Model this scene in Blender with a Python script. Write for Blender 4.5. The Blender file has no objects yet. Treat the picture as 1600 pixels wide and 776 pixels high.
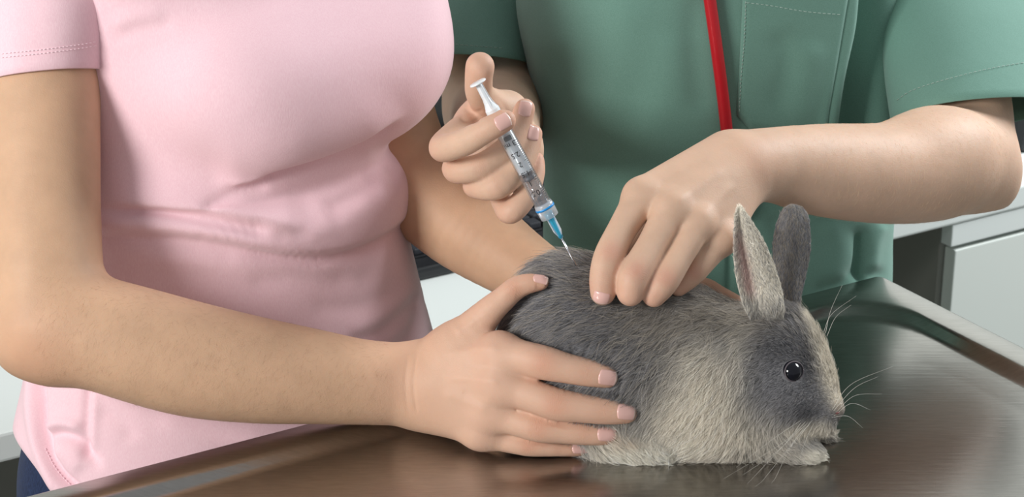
import bpy, math, random
import numpy as np
from mathutils import Vector
from mathutils.bvhtree import BVHTree

random.seed(7)
RNG = np.random.default_rng(7)
SC = bpy.context.scene
COL = SC.collection

# ------------------------------------------------------------------ camera
F = 3300.0                       # focal length in pixels of the 1600 wide frame
PITCH = math.radians(22.0)
CT, ST = math.cos(PITCH), math.sin(PITCH)
CAM = np.array([0.0, -1.3908, 1.512])
RIGHT = np.array([1.0, 0, 0]); DOWN = np.array([0, -ST, -CT]); FWD = np.array([0, CT, -ST])

cam_data = bpy.data.cameras.new('camera')
cam = bpy.data.objects.new('camera', cam_data)
COL.objects.link(cam)
cam.location = CAM
cam.rotation_euler = (math.radians(90) - PITCH, 0, 0)
cam_data.sensor_width = 36.0
cam_data.lens = F / 1600 * 36
cam_data.clip_start = 0.05
cam_data.dof.use_dof = True
cam_data.dof.focus_distance = 1.50
cam_data.dof.aperture_fstop = 22
SC.camera = cam

# ------------------------------------------------------------------ light and exposure
world = bpy.data.worlds.new('room_light')
SC.world = world
world.use_nodes = True
wb = world.node_tree.nodes['Background']
wb.inputs[0].default_value = (0.93, 0.97, 1.0, 1)
wb.inputs[1].default_value = 0.36


def area(name, loc, target, size, power, col=(1, 1, 1)):
    l = bpy.data.lights.new(name, 'AREA')
    l.shape = 'RECTANGLE'; l.size, l.size_y = size
    l.energy = power; l.color = col
    o = bpy.data.objects.new(name, l)
    COL.objects.link(o)
    o.location = loc
    o.rotation_euler = (Vector(target) - Vector(loc)).to_track_quat('-Z', 'Y').to_euler()
    o['kind'] = 'helper'
    return o


area('softbox_lamp', (-1.68, -1.5, 1.75), (0.0, 0.1, 0.95), (0.7, 0.7), 46, (1.0, 0.985, 0.96))
area('cabinet_fill', (1.75, 1.0, 2.1), (0.75, 0.95, 0.5), (1.0, 0.8), 62, (0.97, 0.99, 1.0))  # added fill that brightens the cabinets and desk behind; no known lamp there
SC.view_settings.view_transform = 'Standard'
SC.view_settings.look = 'None'
SC.view_settings.exposure = 0.12
SC.view_settings.gamma = 1.0
SC.view_settings.use_curve_mapping = False


# ------------------------------------------------------------------ coordinate helpers
def P(px, py, d):
    px, py, d = np.broadcast_arrays(np.asarray(px, float), np.asarray(py, float), np.asarray(d, float))
    return (CAM + ((px - 800) / F * d)[..., None] * RIGHT + ((py - 388) / F * d)[..., None] * DOWN + d[..., None] * FWD)


def proj(v):
    r = np.asarray(v) - CAM
    d = r @ FWD
    return 800 + F * (r @ RIGHT) / d, 388 + F * (r @ DOWN) / d, d


def d_at_fwd(py, fw):            # camera depth of the point on ray py at horizontal distance fw
    return fw / (CT - (py - 388) / F * ST)


def d_on_z(py, z):
    return (CAM[2] - z) / (ST + (py - 388) / F * CT)


Z_PAN, Z_RIM, Z_FLOOR = 0.81, 0.817, -0.12


# ------------------------------------------------------------------ materials
def srgb(r, g, b):
    f = lambda c: c / 12.92 if c <= 0.04045 else ((c + 0.055) / 1.055) ** 2.4
    return (f(r / 255), f(g / 255), f(b / 255), 1)


class Mat:
    def __init__(s, name):
        s.m = bpy.data.materials.new(name)
        s.m.use_nodes = True
        s.nt = s.m.node_tree
        s.b = s.nt.nodes['Principled BSDF']

    def n(s, t, **kw):
        nd = s.nt.nodes.new(t)
        for k, v in kw.items():
            if k.startswith('i_'):
                nd.inputs[k[2:].replace('_', ' ')].default_value = v
            else:
                setattr(nd, k, v)
        return nd

    def l(s, a, ao, b, bi):
        s.nt.links.new(a.outputs[ao], b.inputs[bi])

    def set(s, **kw):
        for k, v in kw.items():
            s.b.inputs[k.replace('_', ' ')].default_value = v
        return s

    def noise(s, scale, detail=3, rough=0.5, coord='Object', stretch=None):
        tc = s.n('ShaderNodeTexCoord')
        nz = s.n('ShaderNodeTexNoise')
        nz.inputs['Scale'].default_value = scale
        nz.inputs['Detail'].default_value = detail
        nz.inputs['Roughness'].default_value = rough
        if stretch:
            mp = s.n('ShaderNodeMapping')
            mp.inputs['Scale'].default_value = stretch
            s.l(tc, coord, mp, 'Vector'); s.l(mp, 'Vector', nz, 'Vector')
        else:
            s.l(tc, coord, nz, 'Vector')
        return nz

    def ramp(s, src, out, stops):
        r = s.n('ShaderNodeValToRGB')
        e = r.color_ramp.elements
        while len(e) < len(stops):
            e.new(0.5)
        for el, (p, c) in zip(e, stops):
            el.position = p; el.color = c
        s.l(src, out, r, 'Fac')
        return r

    def bump(s, src, out, strength, dist, prev=None):
        b = s.n('ShaderNodeBump')
        b.inputs['Strength'].default_value = strength
        b.inputs['Distance'].default_value = dist
        s.l(src, out, b, 'Height')
        if prev:
            s.l(prev, 'Normal', b, 'Normal')
        s.l(b, 'Normal', s.b, 'Normal')
        return b


def plain(name, col, rough=0.5, metal=0.0, **kw):
    m = Mat(name)
    m.set(Base_Color=col, Roughness=rough, Metallic=metal, **kw)
    return m.m


def skin_mat(name, base, red):
    m = Mat(name)
    nz = m.noise(38, 4, 0.6)
    r = m.ramp(nz, 'Fac', [(0.3, tuple(c * 0.93 for c in base[:3]) + (1,)), (0.7, tuple(min(1, c * 1.05) for c in base[:3]) + (1,))])
    at = m.n('ShaderNodeAttribute', attribute_name='blush')
    mix = m.n('ShaderNodeMixRGB')
    mix.inputs['Color2'].default_value = red
    m.l(at, 'Fac', mix, 'Fac'); m.l(r, 'Color', mix, 'Color1')
    pa = m.n('ShaderNodeAttribute', attribute_name='pale')
    mp2 = m.n('ShaderNodeMixRGB'); mp2.inputs['Color2'].default_value = srgb(216, 176, 156)
    m.l(pa, 'Fac', mp2, 'Fac'); m.l(r, 'Color', mp2, 'Color1'); m.l(mp2, 'Color', mix, 'Color1')
    m.l(mix, 'Color', m.b, 'Base Color')
    m.set(Roughness=0.54, Subsurface_Weight=0.22, Subsurface_Scale=0.006, Specular_IOR_Level=0.27)
    m.b.inputs['Subsurface Radius'].default_value = (1.0, 0.38, 0.2)
    fine = m.noise(900, 2, 0.5)
    b1 = m.bump(fine, 'Fac', 0.22, 0.0006)
    vor = m.noise(160, 3, 0.6)
    b2 = m.bump(vor, 'Fac', 0.10, 0.0012, b1)
    # knuckle creases: a wave along the finger (attribute 'kns', millimetres) where 'knk' is set
    ks = m.n('ShaderNodeAttribute', attribute_name='kns')
    km = m.n('ShaderNodeAttribute', attribute_name='knk')
    wob = m.noise(260, 2, 0.5)
    a1 = m.n('ShaderNodeMath', operation='MULTIPLY_ADD')
    m.l(wob, 'Fac', a1, 0); a1.inputs[1].default_value = 3.4; m.l(ks, 'Fac', a1, 2)
    a2 = m.n('ShaderNodeMath', operation='MULTIPLY'); m.l(a1, 'Value', a2, 0); a2.inputs[1].default_value = 2.3
    a3 = m.n('ShaderNodeMath', operation='SINE'); m.l(a2, 'Value', a3, 0)
    a4 = m.n('ShaderNodeMath', operation='ABSOLUTE'); m.l(a3, 'Value', a4, 0)
    a5 = m.n('ShaderNodeMath', operation='POWER'); m.l(a4, 'Value', a5, 0); a5.inputs[1].default_value = 0.45
    a6 = m.n('ShaderNodeMath', operation='SUBTRACT'); m.l(a5, 'Value', a6, 0); a6.inputs[1].default_value = 1.0
    a7 = m.n('ShaderNodeMath', operation='MULTIPLY'); m.l(a6, 'Value', a7, 0); m.l(km, 'Fac', a7, 1)
    m.bump(a7, 'Value', 0.17, 0.0009, b2)
    return m.m


def cloth_mat(name, c1, c2, rough=0.85, weave=1500, sheen=0.3, bump=0.25, stretch=(1, 1, 0.25)):
    m = Mat(name)
    nz = m.noise(weave, 2, 0.6, stretch=stretch)
    r = m.ramp(nz, 'Fac', [(0.3, c1), (0.7, c2)])
    m.l(r, 'Color', m.b, 'Base Color')
    m.set(Roughness=rough, Sheen_Weight=sheen, Sheen_Roughness=0.5, Specular_IOR_Level=0.15)
    b = m.bump(nz, 'Fac', bump, 0.0006)
    big = m.noise(28, 3, 0.5)
    m.bump(big, 'Fac', 0.12, 0.006, b)
    return m.m


SKIN_W = skin_mat('tanned_skin', srgb(203, 165, 135), srgb(198, 140, 114))
SKIN_V = skin_mat('fair_skin', srgb(208, 174, 150), srgb(202, 142, 122))
NAIL = plain('fingernail', srgb(222, 178, 168), 0.22, Specular_IOR_Level=0.5)
NAIL_TIP = plain('fingernail_edge', srgb(228, 200, 188), 0.25)
PINK = cloth_mat('pink_jersey', srgb(236, 196, 205), srgb(242, 207, 214), 0.9, 1300, 0.35, 0.2)
GREEN = cloth_mat('green_cotton', srgb(100, 138, 125), srgb(114, 153, 140), 0.85, 1700, 0.2, 0.18, (1, 1, 1))
DENIM = cloth_mat('navy_denim', srgb(24, 34, 58), srgb(38, 52, 84), 0.85, 900, 0.1, 0.4)
THREAD = plain('pale_thread', srgb(170, 190, 180), 0.8)
THREAD_P = plain('pink_thread', srgb(252, 228, 234), 0.8)
RED = plain('red_rubber', srgb(178, 18, 32), 0.35)
WHITE_LAM = plain('white_laminate', srgb(212, 218, 216), 0.45)
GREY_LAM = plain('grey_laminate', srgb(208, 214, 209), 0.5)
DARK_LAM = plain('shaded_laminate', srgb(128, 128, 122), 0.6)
BLACK_P = plain('black_plastic', srgb(24, 25, 28), 0.4)
KEY_P = plain('dark_grey_keycap', srgb(40, 42, 48), 0.5)
SCREEN = plain('dark_screen', srgb(8, 9, 11), 0.15)
CHROME = plain('chrome', srgb(200, 200, 205), 0.15, 1.0)
WALL = plain('wall_paint', srgb(196, 199, 194), 0.8)
FLOORM = plain('floor_vinyl', srgb(128, 128, 120), 0.6)


def steel_mat():
    m = Mat('brushed_steel')
    nz = m.noise(60, 5, 0.7, stretch=(1.0, 9.0, 1.0))
    big = m.noise(9, 4, 0.6)
    r = m.ramp(nz, 'Fac', [(0.25, srgb(158, 155, 151)), (0.75, srgb(178, 175, 171))])
    m.l(r, 'Color', m.b, 'Base Color')
    m.set(Metallic=1.0)
    rr = m.n('ShaderNodeMapRange')
    rr.inputs['To Min'].default_value = 0.17; rr.inputs['To Max'].default_value = 0.28
    m.l(big, 'Fac', rr, 'Value'); m.l(rr, 'Result', m.b, 'Roughness')
    # hairline scratches in many directions
    prev = None
    for i, (ang, sc) in enumerate([(0.35, 110), (1.2, 80), (2.3, 95), (2.9, 60)]):
        tc = m.n('ShaderNodeTexCoord')
        mp = m.n('ShaderNodeMapping')
        mp.inputs['Rotation'].default_value = (0, 0, ang)
        mp.inputs['Scale'].default_value = (0.04, 1, 1)
        v = m.n('ShaderNodeTexNoise'); v.inputs['Scale'].default_value = sc * 4; v.inputs['Detail'].default_value = 2
        m.l(tc, 'Object', mp, 'Vector'); m.l(mp, 'Vector', v, 'Vector')
        prev = m.bump(v, 'Fac', 0.03, 0.0008, prev)
    return m.m


STEEL = steel_mat()


# ------------------------------------------------------------------ object helpers
def link(o, parent=None):
    COL.objects.link(o)
    if parent is not None:
        o.parent = parent
    return o


def thing(name, label, cat, loc=(0, 0, 0), group=None):
    o = bpy.data.objects.new(name, None)
    o.empty_display_size = 0.05
    link(o)
    o.location = loc
    o['label'] = label; o['category'] = cat
    if group:
        o['group'] = group
    return o


def mesh_obj(name, V, Fc, mat, parent=None, smooth=True, attrs=None):
    """V: world-space vertices; the object is placed at its parent's origin."""
    V = np.asarray(V, float)
    me = bpy.data.meshes.new(name)
    if isinstance(Fc, np.ndarray):
        n, k = Fc.shape
        me.vertices.add(len(V)); me.loops.add(n * k); me.polygons.add(n)
        me.vertices.foreach_set('co', V.ravel())
        me.loops.foreach_set('vertex_index', Fc.ravel().astype(np.int32))
        me.polygons.foreach_set('loop_start', np.arange(0, n * k, k, dtype=np.int32))
        me.update(calc_edges=True)
    else:
        me.from_pydata(V.tolist(), [], [list(f) for f in Fc])
    me.validate()
    if smooth:
        me.polygons.foreach_set('use_smooth', np.ones(len(me.polygons), bool))
    for k, a in (attrs or {}).items():
        a = np.asarray(a, np.float32)
        if a.ndim == 1:
            t = me.attributes.new(k, 'FLOAT', 'POINT'); t.data.foreach_set('value', a)
        else:
            t = me.attributes.new(k, 'FLOAT_COLOR', 'POINT')
            t.data.foreach_set('color', np.c_[a, np.ones(len(a))].astype(np.float32).ravel())
    for mm in (mat if isinstance(mat, (list, tuple)) else [mat]):
        me.materials.append(mm)
    o = bpy.data.objects.new(name, me)
    link(o, parent)
    if parent is not None:
        off = Vector((0, 0, 0)); p = parent
        while p is not None:
            off += p.location; p = p.parent
        me.transform(__import__('mathutils').Matrix.Translation(-off))
    return o


def merge(parts):
    """join (V,F) pairs of quads/tris lists"""
    Vs, Fs, off = [], [], 0
    for V, Fc in parts:
        V = np.asarray(V, float)
        Vs.append(V); Fs += [[i + off for i in f] for f in (Fc.tolist() if isinstance(Fc, np.ndarray) else Fc)]
        off += len(V)
    return np.vstack(Vs), Fs


def catmull(pts, n):
    pts = np.asarray(pts, float)
    if len(pts) == 2:
        t = np.linspace(0, 1, n)[:, None]
        return pts[0] * (1 - t) + pts[1] * t
    p = np.vstack([2 * pts[0] - pts[1], pts, 2 * pts[-1] - pts[-2]])
    out = []
    m = len(pts) - 1
    for u in np.linspace(0, m - 1e-9, n):
        i = int(u); t = u - i
        a, b, c, e = p[i], p[i + 1], p[i + 2], p[i + 3]
        out.append(0.5 * ((2 * b) + (-a + c) * t + (2 * a - 5 * b + 4 * c - e) * t * t + (-a + 3 * b - 3 * c + e) * t ** 3))
    return np.array(out)


def tube(path, radii, seg=10, cap=True):
    path = np.asarray(path, float)
    n = len(path)
    radii = np.broadcast_to(np.asarray(radii, float), (n,))
    tan = np.gradient(path, axis=0)
    tan /= np.linalg.norm(tan, axis=1)[:, None] + 1e-12
    ref = np.array([0, 0, 1.0]) if abs(tan[0][2]) < 0.9 else np.array([1.0, 0, 0])
    u = np.cross(tan[0], ref); u /= np.linalg.norm(u)
    V, Fc = [], []
    for i in range(n):
        u = u - tan[i] * (u @ tan[i]); u /= np.linalg.norm(u)
        w = np.cross(tan[i], u)
        for k in range(seg):
            a = 2 * math.pi * k / seg
            V.append(path[i] + radii[i] * (math.cos(a) * u + math.sin(a) * w))
    for i in range(n - 1):
        for k in range(seg):
            k2 = (k + 1) % seg
            Fc.append([i * seg + k, i * seg + k2, (i + 1) * seg + k2, (i + 1) * seg + k])
    if cap:
        Fc.append(list(range(seg))[::-1]); Fc.append([(n - 1) * seg + k for k in range(seg)])
    return np.array(V), Fc


def lathe(a, axis, prof, seg=28, ref=None):
    """revolve profile [(s, r)] round axis from point a"""
    axis = np.asarray(axis, float); axis = axis / np.linalg.norm(axis)
    ref = np.array([0, 0, 1.0]) if ref is None else ref
    u = np.cross(axis, ref); u /= np.linalg.norm(u); w = np.cross(axis, u)
    V, Fc = [], []
    for s, r in prof:
        for k in range(seg):
            t = 2 * math.pi * k / seg
            V.append(np.asarray(a) + axis * s + max(r, 1e-5) * (math.cos(t) * u + math.sin(t) * w))
    for i in range(len(prof) - 1):
        for k in range(seg):
            k2 = (k + 1) % seg
            Fc.append([i * seg + k, i * seg + k2, (i + 1) * seg + k2, (i + 1) * seg + k])
    return np.array(V), Fc


def boxgeo(o, ex, ey, ez, bev=0.0):
    """box from corner o with edge vectors; small chamfer through shrink of faces"""
    o, ex, ey, ez = [np.asarray(v, float) for v in (o, ex, ey, ez)]
    import bmesh
    bm = bmesh.new()
    vs = [bm.verts.new((o + a * ex + b * ey + c * ez).tolist()) for a in (0, 1) for b in (0, 1) for c in (0, 1)]
    for f in ((0, 1, 3, 2), (4, 6, 7, 5), (0, 4, 5, 1), (2, 3, 7, 6), (0, 2, 6, 4), (1, 5, 7, 3)):
        bm.faces.new([vs[i] for i in f])
    bmesh.ops.recalc_face_normals(bm, faces=bm.faces)
    if bev:
        bmesh.ops.bevel(bm, geom=bm.edges[:], offset=bev, segments=2, affect='EDGES', profile=0.6)
    V = np.array([v.co[:] for v in bm.verts])
    bm.verts.index_update()
    Fc = [[v.index for v in f.verts] for f in bm.faces]
    bm.free()
    return V, Fc


def bvh_of(o):
    me = o.data
    off = Vector((0, 0, 0)); p = o
    while p is not None:
        off += p.location; p = p.parent
    V = [v.co + off for v in me.vertices]
    return BVHTree.FromPolygons(V, [list(p.vertices) for p in me.polygons])


def cast(bvh, px, py):
    dr = P(px, py, 1.0) - CAM
    h = bvh.ray_cast(Vector(CAM), Vector(dr))
    if h[0] is None:
        return None, None
    n = np.array(h[1]); 
    if n @ dr > 0:
        n = -n
    return np.array(h[0]), n / np.linalg.norm(n)


# ------------------------------------------------------------------ signed distance sculpting
def smin(a, b, k):
    h = np.maximum(k - np.abs(a - b), 0) / k
    return np.minimum(a, b) - h * h * k * 0.25


def make_axis(lo, hi, h, fine=()):
    out = [lo]
    while out[-1] < hi:
        x = out[-1]; s = h
        for a, b, hf in fine:
            if a - 0.004 <= x <= b:
                s = min(s, hf)
        out.append(x + s)
    return np.array(out, np.float32)


class Prim:
    pass


def cone(a, b, ra, rb, squash=None):
    a, b = np.asarray(a, float), np.asarray(b, float)
    p = Prim(); r = max(ra, rb)
    p.lo = np.minimum(a, b) - r; p.hi = np.maximum(a, b) + r
    ba = b - a
    if squash is not None:
        nd, q = np.asarray(squash[0], float), squash[1]
        nd = nd / np.linalg.norm(nd)
    L2 = ba @ ba + 1e-12

    def ev(X, Y, Z):
        x, y, z = X - a[0], Y - a[1], Z - a[2]
        t = np.clip((x * ba[0] + y * ba[1] + z * ba[2]) / L2, 0, 1)
        x = x - t * ba[0]; y = y - t * ba[1]; z = z - t * ba[2]
        d2 = x * x + y * y + z * z
        if squash is not None:
            s = x * nd[0] + y * nd[1] + z * nd[2]
            d2 = d2 + s * s * (1 / (q * q) - 1)
        return np.sqrt(d2) - (ra + (rb - ra) * t)
    p.ev = ev
    return p


def ell(c, radii, axes=None):
    c = np.asarray(c, float); radii = np.asarray(radii, float)
    A = np.eye(3) if axes is None else np.asarray(axes, float)
    p = Prim(); ext = np.sqrt(((A * radii[:, None]) ** 2).sum(0))
    p.lo = c - ext; p.hi = c + ext

    def ev(X, Y, Z):
        x, y, z = X - c[0], Y - c[1], Z - c[2]
        k0 = 0; k1 = 0
        for i in range(3):
            q = x * A[i, 0] + y * A[i, 1] + z * A[i, 2]
            k0 = k0 + (q / radii[i]) ** 2
            k1 = k1 + (q / radii[i] ** 2) ** 2
        k0 = np.sqrt(k0); k1 = np.sqrt(k1) + 1e-9
        return k0 * (k0 - 1) / k1
    p.ev = ev
    return p


def dense(pts, rad, per=7):
    """resample a joint chain to a smooth, evenly tapering one"""
    if len(pts) == 2:
        return [(np.asarray(pts[0]), rad[0]), (np.asarray(pts[1]), rad[1])]
    c = catmull(np.c_[np.array(pts), np.array(rad)], (len(pts) - 1) * per + 1)
    return [(q[:3], q[3]) for q in c]


class Field:
    def __init__(s, xs, ys, zs):
        s.ax = [xs, ys, zs]
        s.D = np.full((len(xs), len(ys), len(zs)), 0.03, np.float32)

    def sub(s, lo, hi, m):
        sl = tuple(slice(int(np.searchsorted(a, lo[i] - m)), int(np.searchsorted(a, hi[i] + m))) for i, a in enumerate(s.ax))
        g = (s.ax[0][sl[0]][:, None, None], s.ax[1][sl[1]][None, :, None], s.ax[2][sl[2]][None, None, :])
        return sl, g

    def add(s, p, k=0.004):
        m = k + 0.014
        sl, g = s.sub(p.lo, p.hi, m)
        if min(x.stop - x.start for x in sl) <= 0:
            return
        d = np.minimum(p.ev(*g), m)
        s.D[sl] = smin(s.D[sl], d, k)

    def carve(s, p, k=0.003):
        m = k + 0.014
        sl, g = s.sub(p.lo, p.hi, m)
        if min(x.stop - x.start for x in sl) <= 0:
            return
        d = np.minimum(p.ev(*g), m)
        s.D[sl] = -smin(-s.D[sl], d, k)

    def limb(s, pts, k=0.02, squash=None):
        Q = dense([q[0] for q in pts], [q[1] for q in pts])
        r = max(q[1] for q in Q)
        lo = np.min([q[0] for q in Q], 0) - r; hi = np.max([q[0] for q in Q], 0) + r
        m = k + 0.014
        sl, g = s.sub(lo, hi, m)
        t = np.full(s.D[sl].shape, m, np.float32)
        i0 = [x.start for x in sl]
        for i in range(len(Q) - 1):
            (a, ra), (b, rb) = Q[i], Q[i + 1]
            p = cone(a, b, ra, rb, squash)
            sl2, g2 = s.sub(p.lo, p.hi, m)
            loc = tuple(slice(max(0, x.start - o), max(0, x.stop - o)) for x, o in zip(sl2, i0))
            if t[loc].size == 0:
                continue
            t[loc] = np.minimum(t[loc], p.ev(*g2)[tuple(slice(0, n) for n in t[loc].shape)])
        s.D[sl] = smin(s.D[sl], t, k)

    def fingers(s, fl):
        """each finger blends with what was there before, not with its neighbours"""
        base = s.D.copy()
        acc = np.full(s.D.shape, 0.03, np.float32)
        for f in fl:
            Q = dense(f['p'], f['r'], 5)
            pr = [cone(Q[i][0], Q[i + 1][0], Q[i][1], Q[i + 1][1]) for i in range(len(Q) - 1)]
            lo = np.min([q.lo for q in pr], 0); hi = np.max([q.hi for q in pr], 0)
            sl, (X, Y, Z) = s.sub(lo, hi, 0.016)
            g = None
            for q in pr:
                d = np.minimum(q.ev(X, Y, Z), 0.016)
                g = d if g is None else np.minimum(g, d)
            kn = f['p'][0]
            dist = np.sqrt((X - kn[0]) ** 2 + (Y - kn[1]) ** 2 + (Z - kn[2]) ** 2)
            kk = f.get('k', 0.012) * np.clip(1.25 - dist / f.get('R', 0.03), 0, 1) + 0.0004
            s.D[sl] = np.minimum(s.D[sl], smin(base[sl], g, kk))
            acc[sl] = smin(acc[sl], g, 0.0024)           # closes hair-thin gaps between touching fingers
        s.D = np.minimum(s.D, acc)

    def mesh(s, smooth=2):
        D = s.D
        for ax in range(3):
            idx = [slice(None)] * 3
            idx[ax] = 0; D[tuple(idx)] = np.maximum(D[tuple(idx)], 0.002)
            idx[ax] = -1; D[tuple(idx)] = np.maximum(D[tuple(idx)], 0.002)
        ins = D < 0
        n = tuple(k - 1 for k in D.shape)
        cnt = np.zeros(n, np.int8)
        cs = [(a, b, c) for a in (0, 1) for b in (0, 1) for c in (0, 1)]
        for a, b, c in cs:
            cnt += ins[a:a + n[0], b:b + n[1], c:c + n[2]]
        I, J, K = np.nonzero((cnt > 0) & (cnt < 8))
        vid = np.full(n, -1, np.int32); vid[I, J, K] = np.arange(len(I))
        val = {c: D[I + c[0], J + c[1], K + c[2]].astype(float) for c in cs}
        pos = {c: np.stack([s.ax[0][I + c[0]], s.ax[1][J + c[1]], s.ax[2][K + c[2]]], 1).astype(float) for c in cs}
        acc = np.zeros((len(I), 3)); num = np.zeros(len(I))
        for c in cs:
            for ax in range(3):
                if c[ax] == 0:
                    e = list(c); e[ax] = 1; e = tuple(e)
                    v0, v1 = val[c], val[e]
                    cr = (v0 < 0) != (v1 < 0)
                    t = np.where(cr, v0 / np.where(cr, v0 - v1, 1), 0)[:, None]
                    acc += np.where(cr[:, None], pos[c] * (1 - t) + pos[e] * t, 0); num += cr
        V = acc / num[:, None]
        Fq = []
        for ax in range(3):
            o1, o2 = [(1, 2), (2, 0), (0, 1)][ax]
            sl0 = [slice(1, -1)] * 3; sl1 = [slice(1, -1)] * 3
            sl0[ax] = slice(0, -1); sl1[ax] = slice(1, None)
            A, B = ins[tuple(sl0)], ins[tuple(sl1)]
            for flip in (0, 1):
                q = np.stack(np.nonzero((A & ~B) if not flip else (~A & B)), 1)
                off = np.array([1, 1, 1]); off[ax] = 0
                q = q + off
                u = np.zeros(3, int); u[o1] = 1
                w = np.zeros(3, int); w[o2] = 1
                ids = [vid[tuple((q - d).T)] for d in (u + w, w, 0 * u, u)]
                quad = np.stack(ids, 1)
                Fq.append(quad[:, ::-1] if flip else quad)
        Fq = np.vstack(Fq)
        Fq = Fq[(Fq >= 0).all(1)]
        for _ in range(smooth):
            V = laplace(V, Fq, 0.5)
        return V, Fq


def laplace(V, Fq, lam):
    n = len(V)
    e = np.vstack([Fq[:, [0, 1]], Fq[:, [1, 2]], Fq[:, [2, 3]], Fq[:, [3, 0]]])
    a = np.r_[e[:, 0], e[:, 1]]; b = np.r_[e[:, 1], e[:, 0]]
    c = np.bincount(a, minlength=n)
    out = np.stack([np.bincount(a, V[b, i], minlength=n) for i in range(3)], 1) / np.maximum(c, 1)[:, None]
    return V + lam * (out - V)


def normals(V, Fq):
    fn = np.cross(V[Fq[:, 2]] - V[Fq[:, 0]], V[Fq[:, 3]] - V[Fq[:, 1]])
    N = np.zeros_like(V)
    for k in range(4):
        for i in range(3):
            N[:, i] += np.bincount(Fq[:, k], fn[:, i], minlength=len(V))
    return N / (np.linalg.norm(N, axis=1)[:, None] + 1e-12)


def fold(V, N, strokes):
    """push a cloth surface in or out along drawn folds: (points in px, half-width px, height mm, one-sided?)"""
    px, py, d = proj(V)
    face = (N @ FWD) < 0.35
    disp = np.zeros(len(V))
    for st in strokes:
        pts, w, amp = st[0], st[1], st[2]
        skew = st[3] if len(st) > 3 else 0.0
        c = catmull(np.array(pts, float), 40)
        lo, hi = c.min(0) - 4 * w, c.max(0) + 4 * w
        sel = np.nonzero(face & (px > lo[0]) & (px < hi[0]) & (py > lo[1]) & (py < hi[1]))[0]
        if len(sel) == 0:
            continue
        best = np.full(len(sel), 1e9); tt = np.zeros(len(sel)); sd = np.zeros(len(sel))
        for i in range(len(c) - 1):
            a, b = c[i], c[i + 1]; ab = b - a
            q = np.stack([px[sel] - a[0], py[sel] - a[1]], 1)
            t = np.clip(q @ ab / (ab @ ab + 1e-9), 0, 1)
            r = q - t[:, None] * ab
            dd = np.hypot(r[:, 0], r[:, 1])
            m = dd < best
            best[m] = dd[m]; tt[m] = (i + t[m]) / (len(c) - 1)
            sd[m] = np.sign(ab[0] * r[m, 1] - ab[1] * r[m, 0])     # + below a stroke drawn left to right
        ww = np.where(sd > 0, w * (1 + skew), w * (1 - skew))
        taper = np.clip(np.minimum(tt, 1 - tt) / 0.18, 0, 1); taper = taper * taper * (3 - 2 * taper)
        if len(st) > 4:
            taper = np.ones_like(taper)
        disp[sel] += amp * 0.001 * np.exp(-(best / ww) ** 2) * taper
    return V + N * disp[:, None]


def knuckle_attrs(V, N, joints):
    """joints: (point, axis dir, radius, strength)"""
    kn = np.zeros(len(V)); ks = np.zeros(len(V)); bl = np.zeros(len(V))
    for p, ax, dors, r, st in joints:
        q = V - p
        s = q @ ax
        rad = np.linalg.norm(q - s[:, None] * ax, axis=1)
        m = np.exp(-(s / (r * 0.50)) ** 2) * (rad < r * 1.3) * np.clip((N @ dors) * 2.2 - 0.9, 0, 1) * st
        up = m > kn
        kn[up] = m[up]; ks[up] = s[up] * 1000
        bl = np.maximum(bl, np.exp(-(s / (r * 0.8)) ** 2) * (rad < r * 1.4) * np.clip((N @ dors) * 1.8 - 0.8, 0, 1) * 0.55 * min(1, st))
    return kn, ks, bl


def finger(lst, k=0.012, R=0.03):
    p = [P(a, b, d) for a, b, d, r in lst]
    r = [rr * d / F for a, b, d, rr in lst]
    return dict(p=p, r=r, k=k, R=R)


def limb_px(lst):
    return [(P(a, b, d), r * d / F) for a, b, d, r in lst]


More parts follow.
